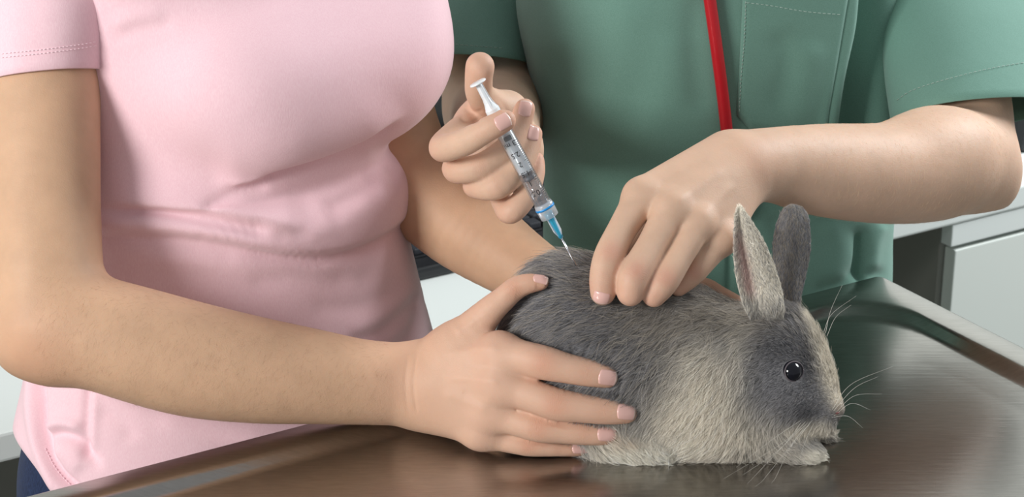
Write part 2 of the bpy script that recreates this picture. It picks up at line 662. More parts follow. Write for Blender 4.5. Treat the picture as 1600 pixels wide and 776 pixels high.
def nail(name, parent, bvh, c, along, half_len, half_w, fr, toward=None, label=None):
    """curved nail plate seated on the fingertip; c = px of nail centre, along = px of the free edge"""
    h, n = cast(bvh, *c)
    if h is None:
        return None
    d = (h - CAM) @ FWD
    ns = [n]
    for ox, oy in ((4, 0), (-4, 0), (0, 4), (0, -4), (-7, 0), (-5, 3), (-5, -3)):
        h2, n2 = cast(bvh, c[0] + ox, c[1] + oy)
        if h2 is not None and np.linalg.norm(h2 - h) < 0.01:
            ns.append(n2)
    n = np.mean(ns, 0); n /= np.linalg.norm(n)
    if toward is not None:
        tw = np.asarray(toward, float); n = n + 0.6 * tw / np.linalg.norm(tw); n /= np.linalg.norm(n)
    ax = P(along[0], along[1], d) - P(c[0], c[1], d)
    ax = ax - n * (ax @ n); ax /= np.linalg.norm(ax)
    sd = np.cross(n, ax)
    nu, nv = 13, 13
    XY = np.zeros((nu, nv, 2)); H = np.zeros((nu, nv))
    for i in range(nu):
        u = -1 + 2 * i / (nu - 1)
        for j in range(nv):
            v = -1 + 2 * j / (nv - 1)
            w = half_w * (1 - 0.06 * (u > 0) * u * u - 0.10 * (u < 0) * u ** 4)
            end = 1 - (0.14 if u > 0 else 0.20) * abs(u) * v * v
            x = u * half_len * end; y = v * w
            XY[i, j] = x, y
            plane = -(fr - math.sqrt(max(fr * fr - y * y, 0)))
            q = h + ax * x + sd * y
            hit = bvh.ray_cast(Vector(q + n * 0.008), Vector(-n), 0.02)
            z = (np.array(hit[0]) - q) @ n if hit[0] is not None else plane
            H[i, j] = min(max(z, plane - 0.0016), plane + 0.0030)
    for _ in range(4):
        G = np.pad(H, 1, mode='edge')
        H = 0.5 * H + 0.125 * (G[:-2, 1:-1] + G[2:, 1:-1] + G[1:-1, :-2] + G[1:-1, 2:])
    V, Fc, mi = [], [], []
    for layer, off in ((0, 0.00065), (1, -0.0012)):
        for i in range(nu):
            for j in range(nv):
                e = 0.00035 * (max(abs(-1 + 2 * j / (nv - 1)), -(-1 + 2 * i / (nu - 1))) ** 8) if layer == 0 else 0
                V.append(h + ax * XY[i, j, 0] + sd * XY[i, j, 1] + n * (H[i, j] + off - e))
    q = nu * nv
    for i in range(nu - 1):
        for j in range(nv - 1):
            a = i * nv + j
            Fc.append([a, a + nv, a + nv + 1, a + 1]); mi.append(1 if i >= nu - 2 else 0)
            Fc.append([q + a, q + a + 1, q + a + nv + 1, q + a + nv]); mi.append(0)
    rim = [j for j in range(nv)] + [i * nv + nv - 1 for i in range(1, nu)] + [(nu - 1) * nv + j for j in range(nv - 2, -1, -1)] + [i * nv for i in range(nu - 2, 0, -1)]
    for a, b in zip(rim, rim[1:] + rim[:1]):
        Fc.append([a, b, b + q, a + q]); mi.append(0)
    o = mesh_obj(name, V, Fc, [NAIL, NAIL_TIP], parent)
    for p, m in zip(o.data.polygons, mi):
        p.material_index = m
    return o


def ring_loft(rings, seg=48, n=40, wave=None):
    """rings: (centre xyz, u vector, v vector); catmull through rings, returns open tube grid"""
    C = catmull([r[0] for r in rings], n); U = catmull([r[1] for r in rings], n); W = catmull([r[2] for r in rings], n)
    V, Fc = [], []
    for i in range(n):
        for k in range(seg):
            a = 2 * math.pi * k / seg
            f = 1.0 if wave is None else wave(i / (n - 1), a)
            V.append(C[i] + f * (math.cos(a) * U[i] + math.sin(a) * W[i]))
    for i in range(n - 1):
        for k in range(seg):
            k2 = (k + 1) % seg
            Fc.append([i * seg + k, (i + 1) * seg + k, (i + 1) * seg + k2, i * seg + k2])
    return np.array(V), Fc


def double(V, Fc, seg, n, th):
    """give an open ring loft a wall: inner copy and a rolled lip at the last ring"""
    V = np.asarray(V); Q = V.reshape(n, seg, 3)
    cen = Q.mean(1, keepdims=True)
    dirs = Q - cen; dirs /= np.linalg.norm(dirs, axis=2, keepdims=True)
    inn = Q - dirs * th
    lip = (Q[-1] + inn[-1]) / 2 + (Q[-1] - Q[-2]) / np.linalg.norm(Q[-1] - Q[-2], axis=1, keepdims=True) * th * 0.5
    VV = np.vstack([V, inn.reshape(-1, 3), lip])
    q = n * seg; L = 2 * q
    FF = list(Fc) + [[a + q for a in f][::-1] for f in Fc]
    for k in range(seg):
        k2 = (k + 1) % seg
        a, b = (n - 1) * seg + k, (n - 1) * seg + k2
        FF += [[a, L + k, L + k2, b], [q + a, q + b, L + k2, L + k]]
    return VV, FF


def stitches(name, parent, bvh, pts, mat, dash=5.0, gap=2.5, r=0.00028, lift=0.0006):
    """a row of thread stitches lying on cloth, along a px polyline"""
    c = catmull(np.array(pts, float), 200)
    s = np.r_[0, np.cumsum(np.hypot(*np.diff(c, axis=0).T))]
    at = lambda t: np.array([np.interp(t, s, c[:, 0]), np.interp(t, s, c[:, 1])])
    parts = []; t = 0
    while t + dash < s[-1]:
        pp = []
        for u in (0, 0.5, 1):
            h, n = cast(bvh, *at(t + u * dash))
            if h is None:
                break
            pp.append(h + n * (lift + (r * 0.8 if u == 0.5 else -r * 0.3)))
        if len(pp) == 3 and max(np.linalg.norm(pp[0] - pp[1]), np.linalg.norm(pp[1] - pp[2])) < 0.006:
            parts.append(tube(pp, [r * 0.7, r, r * 0.7], 5))
        t += dash + gap
    if parts:
        o = mesh_obj(name, *merge(parts), mat, parent)
        o['kind'] = 'stuff'
        return o


# ================================================================== the setting
A0 = P(45, 772, d_on_z(772, Z_RIM)); CORN = P(1375, 428, d_on_z(428, Z_RIM))
E1 = CORN - A0; E1[2] = 0; E1 /= np.linalg.norm(E1)      # along the long table edge, away to the right
NB = np.array([-E1[1], E1[0], 0])                        # horizontally away from the camera, across the edge
E2 = -NB
UP = np.array([0, 0, 1.0])

DL = P(0, 678, 2.0); Z_DESK = DL[2]                      # front edge of the worktop behind


def desk_pt(px, back=0.0, z=None):
    py = 678 - 0.245 * px
    q = P(px, py, d_on_z(py, Z_DESK))
    s = (q - DL) @ E1
    r = DL + E1 * s + NB * back
    if z is not None:
        r[2] = z
    return r


def structure(o):
    o['kind'] = 'structure'
    return o


fl = DL + E1 * -2 + NB * -2.6
structure(mesh_obj('floor', *boxgeo((fl[0], fl[1], Z_FLOOR - 0.05), E1 * 5.6, NB * 3.36, UP * 0.05), FLOORM, smooth=False))
wl = DL + E1 * -2 + NB * 0.70
structure(mesh_obj('wall_back', *boxgeo((wl[0], wl[1], Z_FLOOR - 0.05), E1 * 5.6, NB * 0.06, UP * 2.7), WALL, smooth=False))
structure(mesh_obj('baseboard_back', *boxgeo((wl[0] - NB[0] * 0.012, wl[1] - NB[1] * 0.012, Z_FLOOR), E1 * 5.6, NB * 0.0118, UP * 0.08), GREY_LAM, smooth=False))

# worktop (desk) with end panel
t = thing('desk', 'long white laminate desk running behind both people, keyboard lying on it', 'desk', tuple(DL + NB * 0.3 + E1 * 1.0 + UP * (Z_FLOOR - Z_DESK)))
o = DL - E1 * 1.2 - UP * 0.030
mesh_obj('desk_top', *boxgeo(o, E1 * 3.75, NB * 0.68, UP * 0.030, 0.003), WHITE_LAM, t, False)
o = DL - E1 * 1.15 + NB * 0.03; o[2] = Z_FLOOR
mesh_obj('end_panel', *boxgeo(o, E1 * 0.025, NB * 0.62, UP * (Z_DESK - 0.030 - Z_FLOOR), 0.001), GREY_LAM, t, False)
o = DL - E1 * 1.12 + NB * 0.60; o[2] = Z_FLOOR + 0.08
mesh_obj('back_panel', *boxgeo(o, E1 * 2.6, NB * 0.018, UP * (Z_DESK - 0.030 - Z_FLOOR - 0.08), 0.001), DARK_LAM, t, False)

# drawer cabinet under the worktop at the right
cb = desk_pt(1489)
t = thing('base_cabinet', 'pale grey cabinet with plain door standing under the white desk', 'cabinet', (cb[0], cb[1], Z_FLOOR))
zt = Z_DESK - 0.0305
o = cb + NB * 0.022; o[2] = Z_FLOOR
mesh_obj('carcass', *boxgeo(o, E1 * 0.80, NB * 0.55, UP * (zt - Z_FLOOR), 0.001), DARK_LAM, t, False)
o = cb + NB * 0.002; o[2] = zt - 0.030
mesh_obj('top_rail', *boxgeo(o, E1 * 0.80, NB * 0.019, UP * 0.0295, 0.0015), WHITE_LAM, t, False)
for k in range(2):
    o = cb + NB * 0.002 + E1 * (0.008 + 0.40 * k); o[2] = Z_FLOOR + 0.10
    dr = mesh_obj('door', *boxgeo(o, E1 * 0.392, NB * 0.019, UP * (zt - 0.036 - Z_FLOOR - 0.10), 0.0015), GREY_LAM, t, False)
    a = o + E1 * (0.34 if k == 0 else 0.05) + UP * 0.30 - NB * 0.022
    mesh_obj('door_handle', *tube(catmull([a + NB * 0.023, a, a + UP * 0.01, a + UP * 0.11, a + UP * 0.12, a + UP * 0.12 + NB * 0.023], 18), 0.005, 8), CHROME, dr)

# keyboard
kc = P(690, 432, d_on_z(432, Z_DESK)) ; kc = kc - E1 * 0.20
t = thing('keyboard', 'black computer keyboard lying on the white desk', 'keyboard', tuple(kc))
V, Fc = boxgeo(kc + UP * 0.0005, E1 * 0.45, NB * 0.165, UP * 0.014, 0.004)
mesh_obj('keyboard_case', V, Fc, BLACK_P, t, False)
V, Fc = boxgeo(kc + UP * 0.0146 + E1 * 0.006 + NB * 0.03, E1 * 0.438, NB * 0.128, UP * 0.002, 0.001)
mesh_obj('key_bed', V, Fc, BLACK_P, t, False)
keyme = None
for r in range(6):
    x = 0.010
    c = 0
    while x < 0.428:
        w = 0.0175
        if r == 0 and 3 <= c <= 3:
            w = 0.115
        if x + w > 0.44:
            break
        q = kc + E1 * x + NB * (0.034 + r * 0.0205) + UP * 0.0168
        V, Fc = boxgeo(q + E1 * 0.001, E1 * (w - 0.002), NB * 0.017, UP * 0.007, 0.0015)
        mesh_obj('key', V, Fc, KEY_P, t, False)
        x += w + 0.0015; c += 1

# monitor behind
mc = P(742, 150, 2.62); mc = np.array([mc[0], mc[1], Z_DESK])
t = thing('computer_monitor', 'black computer monitor standing on the white desk behind the syringe hand', 'monitor', tuple(mc))
m1 = E1 * 0.9 + NB * 0.1; m1 /= np.linalg.norm(m1)
mesh_obj('stand_base', *boxgeo(mc - E1 * 0.12 - NB * 0.08 + UP * 0.0005, E1 * 0.24, NB * 0.17, UP * 0.012, 0.004), BLACK_P, t, False)
mesh_obj('stand_neck', *boxgeo(mc - E1 * 0.03 + NB * 0.02 + UP * 0.0125, E1 * 0.06, NB * 0.025, UP * 0.20, 0.003), BLACK_P, t, False)
hs = mesh_obj('housing', *boxgeo(mc - E1 * 0.27 - NB * 0.02 + UP * 0.06, E1 * 0.54, NB * 0.038, UP * 0.36, 0.005), BLACK_P, t, False)
mesh_obj('screen', *boxgeo(mc - E1 * 0.255 - NB * 0.0215 + UP * 0.08, E1 * 0.51, NB * 0.0012, UP * 0.32), SCREEN, t, False)
for k in range(3):
    mesh_obj('button', *lathe(mc - E1 * (0.10 + 0.02 * k) - NB * 0.0205 + UP * 0.070, -NB, [(0, 0.004), (0.0018, 0.004), (0.002, 0.0)], 12, UP), CHROME, t)

# printer at the right end of the desk
pc = P(1640, 232, d_on_z(232, Z_DESK))
t = thing('printer', 'black desktop printer standing at the right end of the white desk', 'printer', tuple(pc))
mesh_obj('printer_body', *boxgeo(pc - E1 * 0.05 + UP * 0.0005, E1 * 0.40, NB * 0.24, UP * 0.17, 0.012), BLACK_P, t, False)
mesh_obj('paper_tray', *boxgeo(pc + E1 * 0.01 - NB * 0.05 + UP * 0.02, E1 * 0.28, NB * 0.055, UP * 0.012, 0.003), KEY_P, t, False)
mesh_obj('scanner_lid', *boxgeo(pc - E1 * 0.045 + NB * 0.005 + UP * 0.171, E1 * 0.39, NB * 0.23, UP * 0.018, 0.005), KEY_P, t, False)

# ------------------------------------------------------------------ examination table
TL, TW = 1.30, 0.62
tab = thing('exam_table', 'stainless steel examination table under the rabbit, brushed and scratched', 'table',
            tuple(np.array([CORN[0], CORN[1], 0]) - E1 * TL / 2 + E2 * TW / 2 + UP * Z_FLOOR))


def rr_loop(ins, r, z, seg=10):
    r = max(r, 0.0008)
    pts = []
    x0, x1, y0, y1 = ins, TL - ins, ins, TW - ins
    for cx, cy, a0 in ((x0 + r, y0 + r, 180), (x1 - r, y0 + r, 270), (x1 - r, y1 - r, 0), (x0 + r, y1 - r, 90)):
        for k in range(seg + 1):
            a = math.radians(a0 + 90 * k / seg)
            x, y = cx + r * math.cos(a), cy + r * math.sin(a)
            q = CORN - E1 * x + E2 * y
            pts.append((q[0], q[1], z))
    return pts


prof = [(0.012, 0.004, Z_RIM - 0.045), (0.0, 0.005, Z_RIM - 0.045), (0.0, 0.006, Z_RIM - 0.003), (0.0008, 0.006, Z_RIM - 0.001), (0.003, 0.006, Z_RIM),
        (0.0255, 0.05, Z_RIM), (0.028, 0.055, Z_RIM - 0.0004), (0.031, 0.06, Z_RIM - 0.002), (0.036, 0.065, Z_PAN + 0.002),
        (0.039, 0.07, Z_PAN + 0.0005), (0.043, 0.075, Z_PAN)]
V, Fc = [], []
for a in prof:
    V += rr_loop(*a)
n = 44
for i in range(len(prof) - 1):
    for k in range(n):
        k2 = (k + 1) % n
        Fc.append([i * n + k, (i + 1) * n + k, (i + 1) * n + k2, i * n + k2])
Fc.append([(len(prof) - 1) * n + k for k in range(n)])
V = np.array(V)
low = rr_loop(0.012, 0.004, Z_RIM - 0.012)
V = np.vstack([V, np.array(low)]); b = len(prof) * n
for k in range(n):
    k2 = (k + 1) % n
    Fc.append([b + k, k, k2, b + k2])
Fc.append([b + k for k in range(n)][::-1])
tt = mesh_obj('tabletop', V, Fc, STEEL, tab)
import bmesh
bm = bmesh.new(); bm.from_mesh(tt.data); bmesh.ops.recalc_face_normals(bm, faces=bm.faces); bm.to_mesh(tt.data); bm.free()
cc = np.array([CORN[0], CORN[1], 0]) - E1 * TL / 2 + E2 * TW / 2
mesh_obj('pedestal', *boxgeo(cc - E1 * 0.16 - E2 * 0.1 + UP * (Z_FLOOR + 0.05), E1 * 0.32, E2 * 0.2, UP * (Z_RIM - 0.02 - Z_FLOOR - 0.05), 0.006), STEEL, tab, False)
mesh_obj('base_plate', *boxgeo(cc - E1 * 0.4 - E2 * 0.24 + UP * (Z_FLOOR + 0.0005), E1 * 0.8, E2 * 0.48, UP * 0.05, 0.01), STEEL, tab, False)

# ================================================================== torso helper


def row_z(py, fw):
    d = d_at_fwd(py, fw)
    return CAM[2] - d * (ST + (py - 388) / F * CT), d


def torso(rows, fw, yaw, ra=1.06, rb=0.74, expo=2.0):
    """rows (py, left px, right px): outline of the trunk at the horizontal distance fw"""
    R = []
    for r in rows:
        py, L, Rr = r[:3]; dy = r[3] if len(r) > 3 else 0.0
        z, d = row_z(py, fw + dy)
        xl, xr = (L - 800) / F * d, (Rr - 800) / F * d
        h = (xr - xl) / 2
        R.append((z, (xl + xr) / 2, CAM[1] + fw + dy, h * ra, h * rb))
    R = np.array(sorted(R))
    c, s = math.cos(yaw), math.sin(yaw)
    p = Prim()
    p.lo = np.array([(R[:, 1] - R[:, 3]).min() - .05, (R[:, 2] - R[:, 3]).min() - .05, R[0, 0]])
    p.hi = np.array([(R[:, 1] + R[:, 3]).max() + .05, (R[:, 2] + R[:, 3]).max() + .05, R[-1, 0]])
    zz = np.linspace(R[0, 0], R[-1, 0], 300)
    sm = catmull(R, 600); sm = sm[np.argsort(sm[:, 0])]

    def ev(X, Y, Z):
        z = Z.ravel()
        g = [np.interp(z, sm[:, 0], sm[:, i]).astype(np.float32)[None, None, :] for i in (1, 2, 3, 4)]
        x, y = X - g[0], Y - g[1]
        u = np.abs(x * c + y * s) / g[2]; v = np.abs(-x * s + y * c) / g[3]
        q = (u ** expo + v ** expo) ** (1 / expo)
        d = (q - 1) * g[3]
        d = np.maximum(d, R[0, 0] - Z)
        return np.maximum(d, Z - R[-1, 0])
    p.ev = ev
    p.R = R
    return p


YAW = math.atan2(E1[1], E1[0])

def curves_obj(name, pts, rad, col, mat, parent):
    """pts (n,k,3): one strand each"""
    n, k, _ = pts.shape
    hc = bpy.data.hair_curves.new(name)
    hc.add_curves([k] * n)
    off = Vector((0, 0, 0)); p = parent
    while p is not None:
        off += p.location; p = p.parent
    hc.position_data.foreach_set('vector', (pts.reshape(-1, 3) - np.array(off)).astype(np.float32).ravel())
    ra = hc.attributes.get('radius') or hc.attributes.new('radius', 'FLOAT', 'POINT')
    ra.data.foreach_set('value', rad.astype(np.float32).ravel())
    if col is not None:
        ca = hc.attributes.new('coat', 'FLOAT_COLOR', 'CURVE')
        ca.data.foreach_set('color', np.c_[col, np.ones(n)].astype(np.float32).ravel())
    hc.materials.append(mat)
    o = bpy.data.objects.new(name, hc)
    link(o, parent)
    o['kind'] = 'stuff'
    return o



# ================================================================== woman in the pink t-shirt
FW_W = 1.555
wx = (370 - 800) / F * 1.66
woman = thing('person', 'person in a pink t-shirt and jeans holding the rabbit with both hands', 'person', (wx, CAM[1] + FW_W, Z_FLOOR))

lo, hi = P(-60, 0, 1.5)[0], P(1180, 0, 1.6)[0]
fld = Field(make_axis(lo, hi, 0.0034, [(-0.085, 0.095, 0.00115)]),
            make_axis(-0.10, 0.36, 0.0034, [(-0.03, 0.06, 0.0013)]),
            make_axis(0.795, 1.29, 0.0036, [(0.80, 0.915, 0.00115)]))
DSQ = np.array([0, 1.0, 0])
R_ARM = limb_px([(95, -190, 1.62, 95), (75, 0, 1.565, 92), (70, 130, 1.54, 87), (70, 300, 1.52, 86), (74, 420, 1.505, 86), (82, 500, 1.50, 84)])
R_FORE = limb_px([(82, 500, 1.50, 84), (130, 512, 1.497, 86), (200, 534, 1.50, 90), (300, 561, 1.507, 90), (400, 578, 1.515, 83), (480, 587, 1.522, 75), (560, 596, 1.529, 67), (630, 600, 1.534, 64), (668, 601, 1.532, 61)])
fld.limb(R_ARM, 0.012); fld.limb(R_FORE, 0.012)
fld.add(cone(P(44, 534, 1.505), P(84, 543, 1.50), 40 * 1.5 / F, 40 * 1.5 / F), 0.03)
L_ARM = limb_px([(545, -160, 1.76, 85), (585, 90, 1.745, 76), (628, 250, 1.72, 77), (705, 335, 1.70, 74), (795, 403, 1.675, 59), (880, 455, 1.645, 46)])
fld.limb(L_ARM, 0.02)
fld.limb(limb_px([(95, -190, 1.62, 95), (330, -190, 1.69, 120), (545, -160, 1.76, 85)]), 0.04)          # shoulder girdle under the shirt
fld.limb([(P(330, -200, 1.69), 0.055), (P(340, -200, 1.69) + UP * 0.3, 0.05)], 0.04)
# right hand: metacarpals
for a in ([(668, 584, 1.531, 45), (780, 551, 1.494, 31)], [(668, 600, 1.531, 47), (782, 598, 1.493, 34)],
          [(668, 614, 1.532, 45), (765, 640, 1.501, 31)], [(668, 622, 1.533, 40), (752, 676, 1.507, 25)], [(690, 585, 1.527, 42), (715, 545, 1.52, 36)]):
    fld.limb(limb_px(a), 0.016)
rt = 1.504
RH = [
    finger([(708, 548, 1.519, 38), (762, 489, 1.505, 24), (785, 468, 1.502, 20), (806, 450, 1.50, 18.5), (826, 443, 1.498, 16), (846, 441, 1.497, 12.5)], 0.016, 0.045),
    finger([(780, 551, 1.493, 28), (820, 559, 1.482, 27), (852, 567, 1.477, 27), (885, 575, 1.4755, 24), (915, 581, 1.4758, 22.5), (935, 585, 1.4766, 20.5), (949, 588, 1.4778, 18.5)], 0.014, 0.034),
    finger([(780, 598, 1.492, 31), (830, 617, 1.483, 26.5), (870, 631, 1.479, 26), (908, 637, 1.4785, 23.5), (942, 641, 1.4792, 22), (965, 643, 1.4802, 20), (979, 644, 1.4814, 18)], 0.014, 0.034),
    finger([(764, 642, 1.501, 29), (805, 657, 1.493, 23.5), (842, 668, 1.489, 23), (880, 673, 1.489, 20.5), (912, 676, 1.4895, 19.5), (936, 678, 1.4902, 18), (950, 678, 1.491, 16.5)], 0.013, 0.032),
    finger([(750, 675, 1.509, 24), (790, 688, 1.504, 18.5), (826, 695, 1.502, 18), (855, 698, 1.502, 15.5), (874, 699, 1.503, 14.5), (893, 700, 1.504, 13.5), (907, 700, 1.505, 12.5)], 0.012, 0.03),
]
# left hand behind the rabbit
fld.limb(limb_px([(880, 455, 1.645, 46), (960, 482, 1.625, 44), (1035, 490, 1.612, 34)]), 0.015)
LH = [finger([(1035, 470 + 22 * i, 1.607, 22), (1066, 456 + 24 * i, 1.598, 18), (1098, 450 + 26 * i, 1.59, 18), (1126, 460 + 26 * i, 1.583, 13.5), (1150, 470 + 26 * i, 1.58, 11)], 0.01, 0.03) for i in range(4)]
LH.append(finger([(955, 470, 1.612, 24), (990, 462, 1.59, 18), (1020, 456, 1.578, 14)], 0.01, 0.03))
fld.fingers(RH + LH)
V, Q = fld.mesh(3)
N = normals(V, Q)
J = []
VIEW = -FWD


def joint(F_, i, st=1.0, dors=None):
    p = F_['p'][i]; ax = F_['p'][i + 1] - F_['p'][i - 1]; ax /= np.linalg.norm(ax)
    return (p, ax, VIEW if dors is None else dors, F_['r'][i], st)


for f, a, b in ((RH[0], 3, None), (RH[1], 2, 4), (RH[2], 2, 4), (RH[3], 2, 4), (RH[4], 2, 4)):
    J.append(joint(f, a, 1.0))
    if b:
        J.append(joint(f, b, 0.45))
J.append((P(640, 600, 1.53), P(1, 0, 1) - P(0, 0, 1), VIEW, 0.030, 0.35))
J[-1] = (J[-1][0], np.array([1.0, 0, 0]), VIEW, 0.03, 0.3)
kn, ks, bl = knuckle_attrs(V, N, J)
for f in RH:                                      # rosy fingertips
    bl = np.maximum(bl, 0.5 * np.exp(-(np.linalg.norm(V - f['p'][-1], axis=1) / 0.011) ** 2))
for i in (1, 2, 3):
    bl = np.maximum(bl, 0.3 * np.exp(-(np.linalg.norm(V - RH[i]['p'][0], axis=1) / 0.012) ** 2))
bl = np.maximum(bl, 0.4 * np.exp(-(np.linalg.norm(V - P(60, 545, 1.48), axis=1) / 0.03) ** 2))
V = fold(V, N, [([(652, 545), (646, 600), (652, 652)], 2.5, -0.5), ([(638, 550), (633, 600), (638, 650)], 2.5, -0.3), ([(690, 556), (740, 546), (785, 544)], 7, 0.7), ([(690, 588), (740, 592), (785, 598)], 7, 0.7),
                 ([(690, 612), (730, 628), (768, 641)], 7, 0.6), ([(720, 570), (770, 570)], 9, -0.5), ([(720, 612), (765, 620)], 8, -0.5), ([(710, 520), (745, 500)], 5, 0.6)])
pale = np.clip((proj(V)[0] - 540) / 200, 0, 1) * (V[:, 1] < 0.12) * 0.6
wbody = mesh_obj('body', V, Q, SKIN_W, woman, attrs=dict(pale=pale, knk=kn, kns=ks, blush=bl))
wbvh = bvh_of(wbody)
for c, al, hl, hw, fr, tw in (((950, 590), (966, 592.5), 0.0070, 0.0054, 0.0086, VIEW + UP * 0.12 + RIGHT * 0.12),
                              ((979, 643.5), (996, 645), 0.0070, 0.0054, 0.0084, VIEW + RIGHT * 0.16),
                              ((949, 678), (966, 679), 0.0073, 0.0050, 0.0078, VIEW + RIGHT * 0.10),
                              ((907, 700), (920, 700), 0.0062, 0.0038, 0.006, VIEW + RIGHT * 0.08),
                              ((845, 434), (858, 436), 0.0055, 0.0035, 0.0055, VIEW * 0.6 + UP * 0.8)):
    nail('fingernail', woman, wbvh, c, al, hl, hw, fr, tw)

# ---- fine arm hair


def arm_hair(name, body, V, Q, N, n, sel, direc, L, rad, col):
    T = np.vstack([Q[:, [0, 1, 2]], Q[:, [0, 2, 3]]])
    c = V[T].mean(1); nn_ = N[T].mean(1)
    A = np.linalg.norm(np.cross(V[T[:, 1]] - V[T[:, 0]], V[T[:, 2]] - V[T[:, 0]]), axis=1) * sel(c, nn_)
    t = RNG.choice(len(T), n, p=A / A.sum())
    w = RNG.dirichlet((1, 1, 1), n)
    pos = (V[T[t]] * w[..., None]).sum(1); nor = nn_[t] / np.linalg.norm(nn_[t], axis=1)[:, None]
    tg = direc + RNG.normal(0, 0.3, (n, 3)); tg -= nor * (tg * nor).sum(1, keepdims=True)
    tg /= np.linalg.norm(tg, axis=1)[:, None]
    ln = (L * RNG.uniform(0.5, 1.2, n))[:, None, None]
    u = np.linspace(0, 1, 4)[None, :, None]
    pts = pos[:, None] + ln * (u * (tg + nor * 0.22)[:, None] - u * u * (nor * 0.14)[:, None] + u * u * np.array([0, 0, -0.12]))
    R_ = np.full((n, 1), rad) * (1 - 0.7 * np.linspace(0, 1, 4)[None])
    curves_obj(name, pts, R_, None, col, body)


def in_px(x0, x1, y0, y1):
    def f(c, n_):
        a, b_, d_ = proj(c)
        return ((a > x0) & (a < x1) & (b_ > y0) & (b_ < y1) & ((n_ @ FWD) < 0.3)).astype(float) + 1e-9
    return f


HAIR_B = plain('brown_arm_hair', srgb(140, 102, 74), 0.5)
arm_hair('arm_hair', wbody, V, Q, N, 2600, in_px(60, 610, 430, 670), -RIGHT * 0.5 + np.array([0, 0, -0.8]), 0.0055, 0.00002, HAIR_B)

# ---- t-shirt
rows = [(-210, 60, 590), (-150, 62, 590), (-60, 90, 585), (60, 112, 585), (160, 118, 590), (222, 116, 602), (252, 114, 605), (268, 112, 620), (290, 110, 634), (315, 109, 634), (340, 108, 630), (370, 104, 632), (420, 96, 645), (500, 70, 664), (570, 48, 682), (640, 33, 700), (720, 26, 712), (800, 26, 718), (880, 28, 716)]
tp = torso(rows, FW_W, YAW)
sf = Field(make_axis(-0.47, -0.02, 0.002), make_axis(-0.04, 0.34, 0.0022, [(-0.04, 0.14, 0.002)]), make_axis(0.66, 1.18, 0.002))
sf.add(tp, 0.004)
ax3 = [E1, NB, UP]
bust = [ell(P(395, 105, 1.585), (0.092, 0.088, 0.078), ax3), ell(P(548, 72, 1.635), (0.078, 0.080, 0.074), ax3)]
bf = Field(*sf.ax)
for b_ in bust:
    bf.add(b_, 0.045)
bf.add(cone(P(380, -60, 1.60), P(520, -80, 1.64), 0.075, 0.07), 0.05)
sf.D = smin(sf.D, bf.D, 0.016)
# lower hem: keep what lies above the hem line
a = P(30, 690, 1.66); b = P(76, 775, 1.57); c = P(400, 1040, 1.6)
hn = np.cross(b - a, c - a); hn /= np.linalg.norm(hn)
if hn[2] > 0:
    hn = -hn
gx, gy, gz = sf.ax[0][:, None, None], sf.ax[1][None, :, None], sf.ax[2][None, None, :]
pl = (gx - a[0]) * hn[0] + (gy - a[1]) * hn[1] + (gz - a[2]) * hn[2]
sf.D = -smin(-sf.D, -pl.astype(np.float32), 0.004)
sf.D = np.maximum(sf.D, 0.66 + 0.004 - gz)
V, Q = sf.mesh(2)
N = normals(V, Q)
SHIRT = [
    # under the bust and the slack cloth below it
    ([(330, 290), (385, 276), (430, 259), (500, 239), (570, 211), (640, 172)], 26, 6.0, -0.86),
    ([(400, 276), (440, 264), (500, 246), (570, 219), (625, 188)], 8, -4),
    ([(330, 304), (430, 288), (540, 254), (600, 228)], 20, 3.0),
    # slack cloth hanging over the waist, ending in a rolled lower edge
    ([(140, 356), (250, 359), (330, 367), (440, 388), (520, 387), (590, 362), (640, 330)], 32, 8.5, -0.77, 1),
    ([(140, 366), (250, 369), (330, 377), (440, 398), (520, 396), (590, 370), (645, 328)], 9, -3.5, 0, 1),
    # the pleat: upper cloth overlapping the roll
    ([(140, 317), (240, 318), (310, 327), (380, 341), (430, 347), (480, 350)], 22, 7.0, -0.66),
    ([(140, 328), (240, 329), (310, 340), (380, 353), (425, 357)], 9, -6.0),
    ([(200, 339), (260, 338), (330, 346)], 4, 1.0),
    ([(455, 352), (465, 362), (476, 354)], 8, -1.6),
    ([(230, 392), (300, 394), (380, 402)], 12, -1.6),
    ([(180, 398), (300, 402), (450, 420), (560, 412), (630, 378)], 18, 2.4),
    # radiating folds
    ([(310, 328), (365, 300), (420, 282)], 9, -3.5),
    ([(430, 370), (520, 345), (590, 300)], 12, 1.8),
    ([(500, 335), (550, 312), (590, 275)], 18, -4.5),
    ([(600, 262), (612, 280), (606, 304)], 7, -2.5),
    ([(380, 440), (470, 430), (560, 440)], 14, -1.4),
    ([(520, 545), (590, 520), (640, 480), (655, 455)], 10, -4),
    ([(540, 520), (610, 490), (650, 440)], 14, 1.6),
    ([(480, 480), (560, 478), (630, 440)], 14, -1.5),
    ([(600, 560), (640, 520), (655, 480)], 8, -2.0),
    # tension from the armpit
    ([(176, 44), (205, 28), (262, 20)], 12, 1.6), ([(172, 62), (215, 46), (280, 36)], 10, -1.2),
    # lower left hem and side seam
    ([(52, 590), (50, 640), (62, 700), (90, 765)], 11, 5, 0, 1),
    ([(60, 590), (64, 650), (70, 690), (90, 735), (120, 765)], 6, -11, 0, 1),
    ([(66, 684), (95, 678), (125, 690), (160, 735)], 7, -7),
    ([(66, 674), (95, 660), (130, 670)], 9, 4.5), ([(82, 700), (105, 712), (130, 735)], 14, 3),
    ([(139, 600), (137, 650), (134, 712)], 5, -5, 0, 1),
    ([(147, 605), (145, 660), (142, 715)], 6, 2.5),
    ([(150, 640), (190, 660), (210, 690)], 12, -1.6),
    ([(240, 650), (330, 690), (420, 690)], 18, 1.5),
]
V = fold(V, N, SHIRT)
for _ in range(7):
    V = laplace(V, Q, 0.5)
Vt, Qt = V, Q


